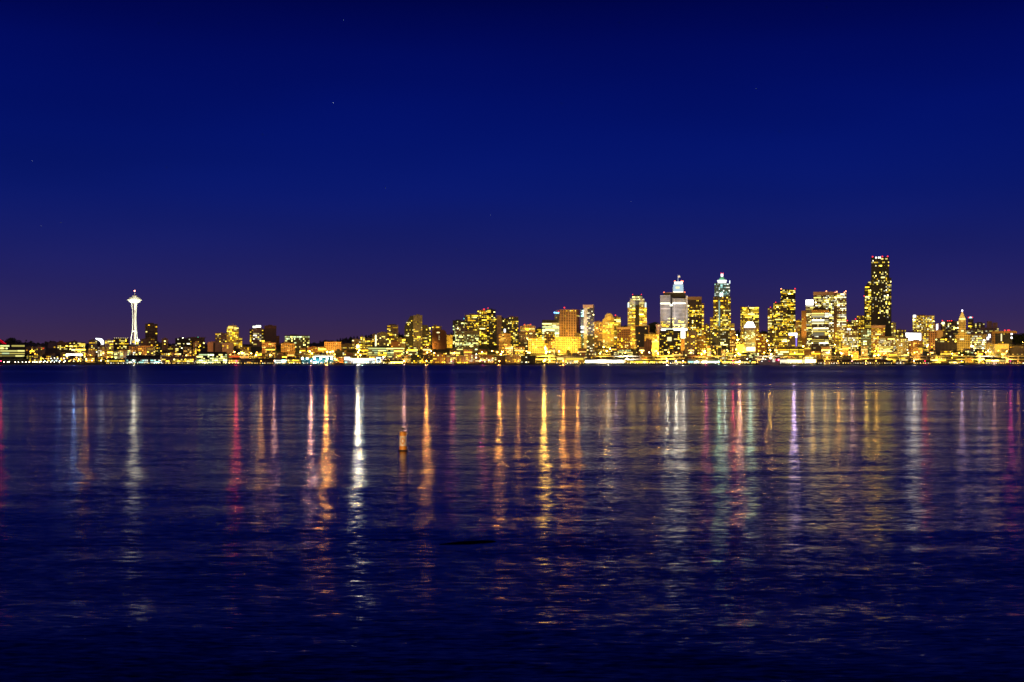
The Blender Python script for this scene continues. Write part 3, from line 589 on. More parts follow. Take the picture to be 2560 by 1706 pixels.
for x,y in ((2066,728.5),(2084.5,732),(2088.5,732),(2092,730),(2111,732),(2114.5,729)): b.beacon(x,y,dd=5,r=1.4,c=(1,.3,.12,.9))
b.done(731)
b = Bld('tower', "stout tower under a black wedge roof| and orange-brown parapet", 'tower', 2050, 3500)
f = b.wall(2029,2072,782,None,'stripe','B',room=False,cap=False); b.windows(f,.8,'w',3.2,4.1,run=.7,rows=lambda t:(1.3 if t<.13 else .25 if t<.17 else 1.4 if t<.24 else .3 if t<.27 else 1.3 if t<.31 else .12 if t<.36 else 1.2 if t<.58 else .12 if t<.66 else 1.3 if t<.78 else .15))
b.wall(2028.5,2072.5,775.5,782,'plain','O',dd=-.5,room=False,name='parapet',cap=False); MB().frustum(b.u(2029),b.u(2072),.5,28,b.z(775.4),b.u(2036),b.u(2062),6,22,b.z(769.5)).build('wedge_roof', MAT['roof'], b.root, (.03,.025,.03,1)); b.done(770)
S(2088,2107,832,3450,'apt','Y',.75,'y',"golden stub block| at the foot of the massive double-fronted tower")
for a in ((2113,2130,805,3820,'T',.6,"tan tower with a red lamp| first behind the domed brown block",(2118,802)),(2128.5,2145,801,3850,'P',.4,"pink ribbed tower| between two tan towers",(2139,798)),(2142,2161,790,3880,'T',.6,"slender tan tower| next to the black skyscraper",None)):
    S(a[0],a[1],a[2],a[3],'apt',a[4],a[5],'y',a[6],beacons=((*a[7],2,1.2),) if a[7] else (),room=False)
b = S(2110,2146,828,3400,'stripe','B',.75,'w',"domed brown block| with tall white window bays",run=.1,fh=5); MB().ball((b.u(2123),12,b.z(828)-1),9.5,14,8,(1,1,.8)).build('dome', MAT['plain'], b.root, (.06,.05,.05,1)); b.panel(2118,2126,822,825,(1,1,.95,.5),'lit_band')
S(2152,2178,823,3380,'apt','N',.6,'g',"blue-black apartment tower| before the black skyscraper's curved wing")
b = Bld('skyscraper', "black skyscraper, tallest of all| with a curved wing and red roof lamps", 'skyscraper', 2195, 3700)
f = b.wall(2177.5,2223,646,None,'glass',(.011,.011,.015),room=False,depth=30); b.windows(f,.25,'yw',3.2,4.2,run=.2,ww=.55,hh=.6,bright=.8,rows=lambda t:(1.6 if .03<t<.06 else .35 if t<.07 else 1.1 if t<.1 else .03 if t<.15 else 1.05 if t<.5 else .9 if t<.62 else .25))
f = b.wall(2214,2228.5,695,None,'glass',(.011,.011,.015),dd=-5,room=False,name='side_bay',cap=False); b.windows(f,.3,'yw',3.2,4.2,run=.2,ww=.6,hh=.75,rows=lambda t: 1.1 if t<.6 else .25)
o = [(2160.5,915),(2178,915),(2178,700),(2172,704),(2166,711),(2162.5,717),(2160.5,721)]
f = b.wall(2162,2178,706,None,'glass',(.011,.011,.015),dd=-3,outline=o,name='curved_wing'); b.windows([(f[0][0],0.0,f[0][2],0,b.z(716))],.7,'y',3.4,4,run=.6)
b.windows([(Vector((b.u(2170,-3),-3,0)),0.0,b.u(2178)-b.u(2170),b.z(716),b.z(704))],.7,'y',3.4,4)
MB().box(b.u(2178),b.u(2222.5),1.5,28,b.z(646)+1.3,b.z(643)).build('roof_parapet', MAT['roof'], b.root, (.02,.02,.025,1))
for x in (2190,2196.5,2200.5): b.panel(x-1.3,x+1.3,642.5,646.5,(1,1,.85,.3),'roof_lamp')
for x in (2181.5,2206,2219): b.beacon(x,642,dd=3,r=1.5)
b.beacon(2160.5,740,dd=-4,r=1.1,mast=False); b.done(644)
b = S(2177.5,2213,820,3500,'apt','O',.6,'y',"orange-brown apartment block| with a blank beige penthouse under the black skyscraper",rows=lambda t:1,room=False,cap=False); b.wall(2177,2213.5,814.5,820,'plain','P',dd=-.6,room=False,name='penthouse')
S(2196,2241,842,3340,'office','B',.6,'w',"wide dark-roofed office| dotted with big white windows right of the orange-brown block",roof='K')
S(2227,2240,808,3800,'apt','W',.5,'y',"pale thin block| peeking out beside the black skyscraper's base"); S(2239,2265,825.5,3600,'stripe','T',.5,'y',"tan pilaster block| left of the sign-fronted white building")
S(2242,2271,848,3300,'apt','G',.55,'w',"grey apartment block| with white dots before the tan pilaster block")
b = S(2281.5,2336,790,3800,'office','T',.55,'yw',"square office with crowded white windows| and one white cube lamp at its corner",roof='O',run=.15,ww=.55,rows=lambda t:1.3 if t<.4 else .7 if t<.7 else 1.6); b.panel(2283,2289.5,788,793,(1,1,1,.4),'cube_lamp',dd=-1,th=2)
b = Bld('building', "boxy building| whose whole front blazes white", 'building', 2284, 3520); b.wall(2263,2306,833,None,'plain','G')
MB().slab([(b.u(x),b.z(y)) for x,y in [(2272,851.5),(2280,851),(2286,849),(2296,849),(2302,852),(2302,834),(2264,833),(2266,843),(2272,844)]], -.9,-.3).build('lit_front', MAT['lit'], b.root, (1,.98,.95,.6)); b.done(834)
for x,y in ((2325.5,811.5),(2341,811)):
    b = Bld('building', ("thin slab with a dazzling vertical light| beside the crowded white office" if x<2330 else "second thin slab with a dazzling vertical light| above the orange striped slab"), 'building', x+1.5, 3850); b.wall(x-5,x+8,y-1,None,'apt','P',room=False); b.panel(x,x+3.6,y,830,(1,.95,1,.5),'light_strip'); b.done(y)
S(2269.5,2307,852.5,3300,'grid','O',.25,'o',"stone block with an orange side| beneath the blazing white front",split=.2,t=.8)
b = S(2321.5,2343,829.5,3500,'grid','O',.12,'y',"orange floodlit slab| with small square windows",room=False); S(2336,2357,827,3750,'plain','P',.15,'y',"pale stepped block| between orange slab and golden cylinder")
b = Bld('tower', "golden cylinder tower| with a bright lit top", 'tower', 2358, 3850)
MB().lathe([(6.3*1.21,0),(6.3*1.21,b.z(806)),(5*1.21,b.z(804))], 14, 0, 8).build('wall', MAT['office'], b.root, b.col('Y')); b.panel(2354.5,2361,806,811,(1,.95,.5,.4),'lit_top',dd=-1); b.windows([(Vector((b.u(2355),-.4,0)),0.0,8,0,b.z(812))],.7,'y',3.4,4); b.beacon(2356,802,r=1.2); b.done(805)
b = S(2364,2397,804,3900,'apt','G',.3,'w',"grey apartment range| with a row of red lamps on its roof")
for x in (2369,2373.5,2379): b.beacon(x,802.5,r=1.2,mast=False)
S(2337.5,2392,846.5,3350,'stripe','B',.35,'y',"wide hall with tall columns| and a lit row under a black roof",roof='K',cw=5,fh=5,rows=lambda t: 2.2 if t<.25 else .4)
b = Bld('skyscraper', "old stone tower with a pyramid roof| and a violet-white lamp at its tip", 'skyscraper', 2405.5, 3600)
b.wall(2389,2427,838.5,None,'grid','T',room=False,name='base_block'); f = b.wall(2396.5,2414.5,800.5,838,'grid','T',dd=2,room=False,name='shaft'); b.windows(f,.08,'y',4,4); b.panel(2403,2409,826,829,(1,.9,.4,.2),'lit_window',dd=1.4)
cu = b.u(2405.5,10); k = b.D/F; MB().lathe([(10.5*k*1.2,b.z(800,10)),(4.6*k,b.z(786,10)),(.9*k,b.z(779,10))], 4, cu, 14, math.pi/4).build('pyramid_roof', MAT['plain'], b.root, (.6,.5,.3,1))
b.panel(2399,2413,795.5,799.5,(1,.85,.2,.2),'lit_loggia',dd=1); b.beacon(2405.5,777,dd=14,r=1.9,c=(.85,.8,1,.9),name='tip_lamp',mast=False); b.panel(2400,2410,847,850,(1,.95,.5,.2),'lit_window'); b.done(778)
b = Bld('tower', "dark tower with a small lit dome| ringed by red lamps", 'tower', 2426.5, 4000); f = b.wall(2420,2434,798,None,'apt','V',room=False); b.windows(f,.3,'y',4,4)
MB().ball((b.u(2426),8,b.z(796)),5,12,6,(1,1,.9)).build('dome', MAT['lamp'], b.root, (.35,.8,.9,.06)); MB().tube([(b.u(2425),8,b.z(792)),(b.u(2425),8,b.z(787))], .5, 5).build('spire', MAT['metal'], b.root, (.3,.4,.4,1))
for x in (2421.5,2431): b.beacon(x,794,r=1.2,mast=False)
b.panel(2424,2429,792.5,795,(.8,1,1,.2),'lit_ring',dd=-1); b.done(790)
S(2432,2462,809,3980,'apt','G',.25,'w',"grey hospital range| descending from the dark domed tower"); S(2412,2458,823,3850,'apt','V',.45,'w',"purple-grey flats| behind the bright-windowed office")
b = S(2426.5,2466,838.5,3520,'stripe','Y',.85,'w',"bright-windowed office| directly right of the old stone tower",run=.3,fh=5,ww=.85)
b = S(2449,2497,820,3950,'ribbon','P',.35,'w',"long hospital block on the hilltop| carrying pale slabs on its roof",room=False); b.wall(2467,2480,804.5,820,'plain','P',dd=8,room=False,name='roof_slab'); b.wall(2481,2494,808,820,'plain','P',dd=6,room=False,name='roof_slab')
b = S(2480,2530,833.5,3700,'stripe','K',.06,'y',"broad dark office| beneath an orange overhanging top storey",room=False,cap=False); b.wall(2479,2542,829,833.5,'plain','O',dd=-1.5,room=False,name='top_storey'); b.wall(2480,2488,834,None,'grid','O',dd=-.5,room=False,name='orange_wing',cap=False)
b.panel(2502,2505,835,853,(1,.8,.4,.15),'light_strip'); b.panel(2527,2531,834,837.5,(1,.97,.95,.4),'white_lamp'); b.panel(2527,2531,843,847,(1,.97,.95,.4),'white_lamp')
for x in (2512,2520,2523): b.beacon(x,826.5,r=1.5,mast=False)
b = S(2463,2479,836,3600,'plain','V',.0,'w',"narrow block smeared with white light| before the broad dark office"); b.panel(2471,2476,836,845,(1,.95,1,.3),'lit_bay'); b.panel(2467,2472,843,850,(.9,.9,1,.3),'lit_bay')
S(2464,2488,862,3350,'stripe','Y',.2,'y',"ochre wharf block| beside the saturated yellow hall"); S(2487,2522,861.5,3300,'plain','Y',.1,'y',"saturated yellow hall| on the far right of the waterfront")
b = Bld('house', "gabled brick house| with a pale roof edge near the elevated road", 'house', 2291, 3120); b.wall(2281,2301,884,None,'plain','O',outline=[(2281,905),(2301,905),(2301,877),(2291,868.5),(2281,877)],depth=16)
for sg in (-1,1): MB().tube([(b.u(2291)+sg*b.u(2301.5),-.6,b.z(877)),(b.u(2291),-.6,b.z(868.2))], .45, 4).build('roof_edge', MAT['plain'], b.root, (.5,.4,.4,1))
b.windows([(Vector((b.u(2283),0,0)),0.0,b.u(2299)-b.u(2283),0,b.z(878))],.6,'y',3.5,4.5); b.done(869)
S(2524,2575,866,3300,'plain','B',.12,'o',"low brown sheds| at the wooded far right end")
# ------------------------------------------------------------------ the white needle tower
ND = 4000.0; nb = Bld('observation_tower', "floodlit white needle tower| with a saucer top on three flared legs", 'tower', 336.5, ND)
k = ND/F; WHT = (.8,.8,.66,1); Zn = lambda y: nb.z(y)
MAT['white'] = plain_mat('white_paint', .5, 0, .04)
for az in (165, 282, 40):
    ca, sa = math.cos(R(az)), math.sin(R(az)); pts, rad = [], []
    for y, r in ((757,7.0),(765,6.3),(775,5.5),(788,4.6),(800,4.3),(812,4.6),(824,5.6),(836,7.0),(848,8.6),(862,10.4),(872,11.8)):
        pts.append((ca*r*k, 12+sa*r*k, Zn(y))); rad.append(1.75 if y > 760 else 1.5)
    l = MB()
    for off in (-.6, .6): l.tube([(p[0]-sa*off, p[1]+ca*off, p[2]) for p in pts], [q*.42 for q in rad], 6)
    l.build('leg', MAT['white'], nb.root, WHT)
MB().lathe([(2.6*k,Zn(874)),(2.4*k,Zn(800)),(2.4*k,Zn(757))], 6, 0, 12).build('core', MAT['plain'], nb.root, (.2,.13,.1,1))
LZ = lambda name, prof, mat='white', col=WHT, n=32: MB().lathe([(r*k, Zn(y)) for r,y in prof], n, 0, 12).build(name, MAT[mat], nb.root, col, smooth=False)
LZ('underside_dish', [(6,757.5),(10,756.6),(13,755.2),(14.3,753.2),(14.3,752.4)])
LZ('dark_reveal', [(13.2,752.35),(13.2,751.6)], 'plain', (.1,.08,.05,1))
LZ('halo_ring', [(14.5,751.55),(17.6,750.6),(17.8,749.7),(15.6,747.8)])
LZ('deck', [(15.2,747.75),(13.9,745.2),(13.3,744.4),(8,743.8)])
LZ('top_house', [(6.8,743.75),(6.5,739.6),(5.2,739)])
LZ('spire', [(1.1,738.95),(.7,734),(.35,728.5)], 'metal', (.35,.3,.3,1), 8)
nb.beacon(336.5, 727.6, dd=12, r=2.0, c=(1,.35,.25,1.0), mast=False)
MB().box(nb.u(329.5),nb.u(338),8,14,Zn(830),Zn(827)).build('platform', MAT['white'], nb.root, WHT)
MB().lathe([(4.2*k,Zn(854)),(4.4*k,Zn(850)),(3.6*k,Zn(848.5))], 12, nb.u(344.5), 6).build('base_pavilion', MAT['white'], nb.root, WHT)
nb.windows([(Vector((nb.u(330),2,0)),0.0,nb.u(346)-nb.u(330),Zn(868),Zn(850))],.7,'y',3,3.6); nb.done(740)
for a in (-70, 10, 75): 
    flood(336.5+a*.02, 800, ND, 8.5e5, (1,1,.82), 120, 90, R(75), aside=a)
flood(336.5, 752, ND, 9e5, (1,1,.82), 110, 70, R(30), aside=-20); flood(336.5, 742, ND, 8.5e5, (1,1,.85), 160, 20, R(22), aside=30)

# ------------------------------------------------------------------ elevated road
b = Bld('elevated_road', "double-decked elevated road| running along the downtown waterfront", 'road', 1790, 3062, base=0.0); b.root.rotation_euler = (0,0,0)
xa, xb = xof(1005,3062)-b.root.location.x, xof(2640,3062)-b.root.location.x
MAT['concrete'] = plain_mat('concrete', .85, 0, .3, .12)
CC = (.3,.27,.23,1)
for nm, z in (('upper_deck',19.6),('lower_deck',12.2)):
    m_ = MB().box(xa,xb,0,13,z,z+1.1); m_.box(xa,xb,-.15,.1,z-.25,z+1.9); m_.build(nm, MAT['concrete'], b.root, CC)
_c = MB().box(-.9,.9,.6,2.2,2,19.55).mesh('column', MAT['concrete']); x = xa+8
while x < xb: put('column', _c, b.root, CC, (x,0,0)); x += 31.5
PIERS = []

# ------------------------------------------------------------------ seawall, piers and sheds on the water
sw = MB(); sw.box(-3600,3600,2988.5,2991.5,-2,3.7)
for i in range(-60,61): sw.box(i*60-.6,i*60+.6,2988.0,2988.48,-2,3.4)
tag(sw.build('seawall', MAT['concrete'], None, (.06,.055,.06,1)), "long dark seawall along the foot of the whole city", 'seawall')
def pier(x0, x1, yt, label, wall='G', roof='V', gable=True, D=2972, ws='y', bays=.8, cw=4.5, fh=4.6, rows=2, name='pier_shed', ridge=3.0, bright=1.0, ww=.7, hh=.6):
    PIERS.append((x0,x1)); p = Bld(name, label, 'pier', (x0+x1)/2, D, base=0.0); w0, w1 = p.u(x0), p.u(x1); ze = p.z(yt)-(ridge if gable else 0)
    MB().box(w0-3,w1+3,-9,34,2.6,3.5).build('deck', MAT['concrete'], p.root, (.08,.07,.07,1))
    pl = MB(); x = w0-2
    while x < w1+3: pl.box(x-.25,x+.25,-8.5,-8,-2,2.59); x += 5
    pl.build('piles', MAT['concrete'], p.root, (.05,.045,.045,1))
    MB().box(w0,w1,0,28,3.51,ze).build('wall', MAT['apt'], p.root, p.col(wall))
    r = MB()
    if gable: r.add([(w0-1,-1.2,ze+.01),(w1+1,-1.2,ze+.01),(w1+1,14,ze+ridge),(w0-1,14,ze+ridge),(w0-1,29,ze+.01),(w1+1,29,ze+.01)], [(0,1,2,3),(3,2,5,4),(0,3,4),(1,5,2)])
    else: r.box(w0-.5,w1+.5,-.6,28.5,ze+.01,ze+.9)
    r.build('roof', MAT['roof'], p.root, p.col(roof))
    if bays: p.windows([(Vector((w0,0,0)),0.0,w1-w0,3.6,min(ze-.3, 3.6+rows*fh*D/F))], bays, ws, cw/1.04, fh/1.01, top=0, run=.35, bright=bright, ww=ww, hh=hh, rows=lambda t: 1)
    n = max(2, int((x1-x0)/6))
    for i in range(n): p.beacon(x0+(i+.5)*(x1-x0)/n+rng.uniform(-1.5,1.5), 908.3, dd=-8.5, r=.55, c=(*rng.choice(((1,.85,.5),(1,.7,.2),(1,.95,.8),(1,.6,.1))), rng.uniform(.2,1.2)), name='edge_lamp', mast=False)
    p.done(yt); return p
pier(262,312,897,"low lamp-lit jetty shed| nearest to the needle tower's reflection",'B','K',ws='y',bays=.9)
pier(316,400,889,"green-lit pier building| under a long dark roof",'N','N',ws='c',bays=.8,fh=5,ridge=4)
pier(405,489,890.5,"long pier shed with a pale pinkish roof| beside the green-lit pier building",'P','P',ws='y',bays=.8,rows=3,fh=4.2,ridge=6)
pier(491,568,881,"four-storey pier office| with rows of greenish-white windows",'K','K',gable=False,ws='g',bays=.8,rows=5,fh=4.7,cw=5)
pier(571,598,895,"red-lit pier hall| glowing orange under low trees",'R','R',ws='o',bays=.8).panel(573,598,891.5,893.5,(1,.12,.02,.12),'red_sign')
pier(601,633,896,"violet-grey pier shed| with hardly a lamp",'V','V',ws='o',bays=.2)
pier(635,685,896,"pier arcade| of tall golden arches",'B','B',ws='y',bays=1,cw=6.2,fh=9.5,rows=1,hh=.75,ww=.4)
pier(686,716,896,"glassy pier hall| lit pale green",'W','G',ws='c',bays=1,cw=4,fh=4.5)
pier(719,752,894,"yellow glass-fronted pier hall| before the teal pier shed",'Y','B',ws='y',bays=.95,cw=4,fh=4.8)
p = pier(755,834,894,"teal pier shed| washed by slanting white floodlights",(.03,.3,.42),(.05,.2,.3),ws='c',bays=.35,ridge=2)
for x in (756,768,786,802,818,829): p.panel(x-2.2,x+2.2,894.5,899,(.85,1,1,.7),'flood_lamp',dd=-1.5,mat='lamp')
p = pier(861,938,896,"brilliant white pier hall| over a row of dark arches",'W','W',ws='c',bays=.85,cw=7.5,fh=4.8,rows=1,ww=.8,hh=.7); p.panel(861,875,893,900,(1,.95,.85,.3),'lit_gable',dd=-1.6); p.panel(875,937,896.6,901,(1,1,.92,.2),'lit_fascia',dd=-1.6)
p = pier(940,952,893,"small white pier block| bearing a round blue emblem",'W','W',gable=False,bays=0); p.panel(940,952,893.5,907,(.82,1,1,.14),'lit_front',dd=-.4)
em = MB(); cx, cz, kk = p.u(946.3), p.z(900.5), 2972/F
em.slab([(cx+kk*4.1*math.cos(a), cz+kk*3.6*math.sin(a)) for a in [R(200-i*22) for i in range(12)]][::-1]+[(cx+kk*1.9*math.cos(a), cz+kk*1.5*math.sin(a)) for a in [R(-42+i*22) for i in range(12)]][::-1][::-1], -1.1, -.8)
em.slab([(cx+kk*a, cz+kk*c) for a,c in ((-3.4,-4.6),(2.6,-4.6),(.6,-2.2),(-1.6,-2.8))], -1.1, -.8); em.build('blue_emblem', MAT['plain'], p.root, (.0,.16,.35,1))
pier(956,1008,900,"long low yellow-lit jetty| right of the emblem block",'B','B',ws='y',bays=1,rows=1,cw=6,fh=5,bright=1.5)
pier(1390,1461,893,"hotel on the pier| with glowing columns and a white row of lamps",'Y','Y',gable=False,ws='y',bays=1,cw=6.6,fh=7,rows=2,ww=.3,hh=.85,bright=.9)
pier(1463,1562,896,"long dark-roofed pier shed| with a blazing white lower floor",'W','N',ws='c',bays=1,rows=1,cw=5,fh=8,ridge=2,bright=1.8,ww=.95,hh=.75)
pier(1566,1652,900,"string of little yellow-lit pier stalls| in front of the yellow hotel",'B','B',ws='y',bays=.9,rows=1,cw=4.5,fh=6,ridge=1.5,bright=1.4)
pier(1655,1716,899,"dark pier shed with triangular amber lights| below the dark apartment slabs",'K','R',ws='o',bays=.85,rows=1,cw=6,fh=5.5,ridge=2,bright=1.4)
pier(1719,1800,898,"white-lit pier market| under a flat dark roof",'W','K',gable=False,ws='c',bays=.9,rows=1,cw=5,fh=7,bright=1.3)
pier(1804,1890,900,"amber-lit pier restaurant row| left of the moored ferry",'B','V',ws='y',bays=.9,rows=1,cw=5,fh=5.5,ridge=2,bright=1.4)
pier(1950,2040,897,"ferry terminal| whose glass front blazes white",'W','G',gable=False,D=2982,ws='w',bays=1,rows=1,cw=8,fh=9,bright=3,ww=.97,hh=.85)
pier(2044,2100,899,"low yellow market shed| beside the ferry terminal",'B','B',ws='y',bays=.9,rows=1,cw=5,fh=7,bright=1.5)
pier(2106,2232,900,"long quay shed| open to golden light all along",'B','R',ws='y',bays=.8,rows=1,cw=7,fh=6.5,bright=2)
pier(2240,2262,901,"small quay hut| washed in amber light",'B','R',ws='o',bays=.8,rows=1); pier(2285,2330,901,"low cargo shed| with a few white lamps",'K','K',ws='w',bays=.4,rows=1)
pier(2372,2402,900,"bright yellow quay kiosk row| below the old stone tower",'Y','B',ws='y',bays=.9,rows=1,bright=1.5); pier(2464,2512,896,"flaring container quay| blazing yellow-white",'Y','B',ws='y',bays=.9,rows=2,cw=6,fh=5,bright=3); pier(2522,2575,901,"last dark wharf shed| at the far right",'R','R',ws='o',bays=.35,rows=1)

# ferry moored beside the terminal
b = Bld('ferry', "grey passenger ferry| moored beside the blazing terminal, with a red stern lamp", 'ferry', 1921, 2950, base=0.0)
h = MB(); o = [(b.u(1897),.2),(b.u(1946),.2),(b.u(1948),b.z(904)),(b.u(1946),b.z(903.6)),(b.u(1900),b.z(903.6)),(b.u(1895),b.z(904.5))]; h.slab(o,0,11); h.build('hull', MAT['metal'], b.root, (.32,.3,.36,1))
c = MB().slab([(b.u(1899),b.z(903.5)),(b.u(1943),b.z(903.5)),(b.u(1940),b.z(899)),(b.u(1903),b.z(899.5))],1,10).build('cabin', MAT['metal'], b.root, (.3,.28,.33,1))
MB().slab([(b.u(1909),b.z(898.9)),(b.u(1926),b.z(898.9)),(b.u(1924),b.z(896)),(b.u(1911),b.z(896.5))],2.5,8.5).build('wheelhouse', MAT['metal'], b.root, (.34,.32,.36,1))
for x in (1931.5,1933.5,1936): b.panel(x,x+1.2,901,905.5,(1,.9,.7,.15),'lit_window',dd=-.2)
for x,y in ((1905,904),(1914,899)): b.beacon(x,y,dd=-.3,r=.7,c=(1,.95,.85,.6),name='deck_lamp',mast=False)
b.panel(1938,1946,897.5,903,(1,.03,.1,.05),'red_light_panel',dd=-.2); b.beacon(1946.5,900,dd=-.8,r=1.8,c=(1,.1,.2,1.1),name='stern_lamp',mast=False); b.done(897)

# ------------------------------------------------------------------ small buildings that fill the shore
USED = set()
def uniq(cands):
    for c in cands:
        if c not in USED: USED.add(c); return c
    return cands[0]
NAMED = list(SHORT)
def near(px, py, n=4):
    return [s for _,s in sorted((abs(p-px)+(60 if t > py+2 else 0)+3*max(0,len(s.split())-6), s) for p,t,D,s in NAMED)[:n]]
DESC = {'B':'brown','T':'tan','O':'orange','P':'pinkish','K':'dark','V':'plum','R':'maroon','Y':'golden','G':'grey','N':'blue-black'}
def filler(px, w, yt, D):
    c = rng.choice('BBTOOPKVRYGBO'); st = rng.choice(('apt','apt','grid','stripe','office')); lit = rng.choice((.15,.3,.45,.65,.65))
    ws = rng.choice(('y','y','y','o','o','w','g')); siz = 'narrow' if w < 15 else 'wide' if w > 23 else 'small'
    ln = {.15:'almost unlit',.3:'dotted with lit windows',.45:'half lit',.65:'brightly lit'}[lit]
    hue = {'y':'in yellow','o':'in amber','w':'in white','g':'in pale green'}[ws]
    nn = near(px, yt, 9); kind = 'low-rise' if yt > 884 else 'mid-rise'
    c_ = [f"{siz} {DESC[c]} {kind}, {ln}{'' if lit==.15 else ' '+hue}, {rel} {s}" for s in nn for rel in ('in front of the','below the')]
    c_ = [q for q in c_ if len(q.split()) <= 16] or c_
    simple(px-w/2, px+w/2, yt, D, st, c, lit, ws, uniq(c_), name=rng.choice(('low_rise_building',)), group='small blocks filling the waterfront streets', room=False, front=rng.choice((0,4,6,8)) if px > 560 else 0, front_ws=rng.choice('yyo'))
CANYON = [(770,790),(814,836),(890,904),(1236,1262),(1350,1370),(1396,1420),(1498,1528),(1632,1650),(1750,1766),(1836,1850),(1914,1934),(2086,2106),(2308,2326),(2466,2506),(2530,2560),(1992,2010),(592,600),(628,640)]
def blocked(x, w): return any(x < b-2 and x+w > a+2 for a,b in CANYON)
x = 66.0
while x < 2556:
    w = rng.uniform(13,24)
    if blocked(x, w): x += 4; continue
    filler(x+w/2, w, rng.uniform(889,898), rng.uniform(3085,3140)); x += w*rng.uniform(.95,1.5)
x = 70.0
while x < 2540:
    w = rng.uniform(14,28)
    if blocked(x, w): x += 4; continue
    filler(x+w/2, w, (rng.uniform(866,884) if x > 560 else rng.uniform(867,886)), rng.uniform(3200,3330)); x += w*rng.uniform(1.05,1.8)
# apartment row on the quay before the elevated road
x = 1028.0
for w, yt in ((32,888),(22,892),(34,887),(26,889),(30,892),(28,888),(36,890),(30,893),(36,889),(40,891)):
    c = rng.choice('BRKPO'); nn = near(x+w/2, 880, 6)
    simple(x, x+w-2, yt, 3032, 'apt', c, .42, rng.choice('yyw'), uniq([q for q in [f"{DESC[c]} quayside apartment row below the {s}" for s in nn] if len(q.split())<=16]), group='quayside apartment rows', cw=4.6, fh=4.2, room=False); x += w
# ------------------------------------------------------------------ street lamps
def big_lamp_mat():
    m, nt, out = newmat('street_lamp_glow'); L = nt.links.new
    oi = nd(nt,'ShaderNodeObjectInfo'); e = nd(nt,'ShaderNodeEmission'); L(oi.outputs['Color'], e.inputs[0])
    L(math_n(nt,'MULTIPLY', oi.outputs['Alpha'], 420.0), e.inputs[1]); L(e.outputs[0], out.inputs[0]); m.cycles.emission_sampling = 'NONE'; return m
MAT['street'] = big_lamp_mat()
_head = MB().ball((0,0,0),1,8,5,(1,1,.8)).mesh('lamp_head', MAT['street'])
_pole = MB().tube([(0,0,0),(0,0,1)],.12,6).mesh('pole', MAT['metal'])
LC = {'y':(1,.5,.07),'o':(1,.36,.05),'w':(1,.9,.65),'c':(.8,1,.9),'r':(1,.02,.11),'m':(1,.05,.3),'v':(.75,.5,1),'g':(.5,1,.6),'b':(.2,.4,1),'p':(1,.45,.36)}
LN = {'y':'yellow','o':'orange','w':'white','c':'cool white','r':'red','m':'magenta','v':'violet','g':'green','b':'blue','p':'pinkish'}
NLAMP = [0]
LAMPS = {}
def lamp(px, py, col, r=.9, s=.25, D=None, label=None, group='street lamps of the city', kind='street lamp', power=None):
    D = D or Dstreet(px, py); zl = zof(py, D); zg = ground(D, px) if D > 2989 else 3.5
    if zl-zg < 3: zl = zg+3
    if label is None:
        s_ = near(px, py-6, 1)[0]; gl = 'glaring ' if s > .4 else 'faint ' if s < .06 else ''
        label = f"{gl}{LN[col]} {kind} {'in front of' if D > 3000 else 'on the quay below'} the {s_}"
        if len(label.split()) > 12: label = f"{LN[col]} {kind} {'before' if D > 3000 else 'on the quay below'} the {s_}"
    t = thing('street_lamp', label, 'street lamp', (xof(px,D), D, zg), 0, group); LAMPS.setdefault(label, []).append((px, t))
    p = put('pole', _pole, t, (.1,.1,.1,1)); p.scale = (1,1,max(.5,zl-zg-r*.7)); 
    h = put('lamp_head', _head, t, (*LC[col], s), (0,0,zl-zg)); h.scale = (r,r,r); NLAMP[0] += 1
    if s > .09 or power:
        l = bpy.data.lights.new('bulb','SPOT'); l.energy = power or s*9e5; l.color = (1,.6,.06) if col == 'y' and not power else LC[col]; l.shadow_soft_size = r*.8
        o = bpy.data.objects.new('bulb', l); COL.objects.link(o); o.parent = t; o.location = (0,-r*2,zl-zg)
        l.spot_size = R(150); l.spot_blend = .5; o.rotation_euler = (R(-80 if power else 78),0,0)     # aim shapes the streaks: added streak lamps face the water, street lamps turn away
# promenade lamps along the dark left shore
for i, x in enumerate([10,19,23,38,46,56,65,73,82,87,92,99,109,118,127,136,148,160]):
    lamp(x, 905.8+rng.uniform(-.5,.5), 'w', .85, .035, D=2996, label="small white promenade lamp below the six-storey office block" if x < 62 else "small white promenade lamp before the blazing white shed", group='promenade lamps')
for x in (98,107,115,121,128,136,144,153,160): lamp(x, 896.5+rng.uniform(-.6,.6), 'y' if x%2 else 'w', .85, .04, D=3120, label="small lamp in the bank row above the promenade lamps", group='promenade lamps')
for x,y in ((102,904),(112,903.5),(131,902),(141,902),(150,902.5),(163,903)): lamp(x, y, 'c', .85, .035, D=3020, label="cool white lamp between promenade row and bank row", group='promenade lamps')
# warm carpet of lamps right of it
for i in range(20): lamp(rng.uniform(166,312), rng.uniform(893,905), rng.choice('yywo'), rng.uniform(.7,1.1), rng.choice((.03,.05,.09)), D=3078)
for i in range(28): lamp(rng.uniform(315,1000), rng.uniform(892,903), rng.choice('yyyowc'), rng.uniform(.7,1.1), rng.choice((.03,.05,.1,.2)), D=3079)
for i in range(20): lamp(rng.uniform(170,1000), rng.uniform(879,888), rng.choice('yyyow'), rng.uniform(.7,1.1), rng.choice((.03,.05,.1,.2)), D=3172)
for i in range(26): lamp(rng.uniform(1000,2556), rng.uniform(894,905), rng.choice('yyyyoow'), rng.uniform(.7,1.2), rng.choice((.04,.06,.12,.25)), D=3050)
for i in range(26): lamp(rng.uniform(1000,2556), rng.uniform(877,888), rng.choice('yyyyoow'), rng.uniform(.7,1.2), rng.choice((.04,.06,.12,.25)), D=3172)
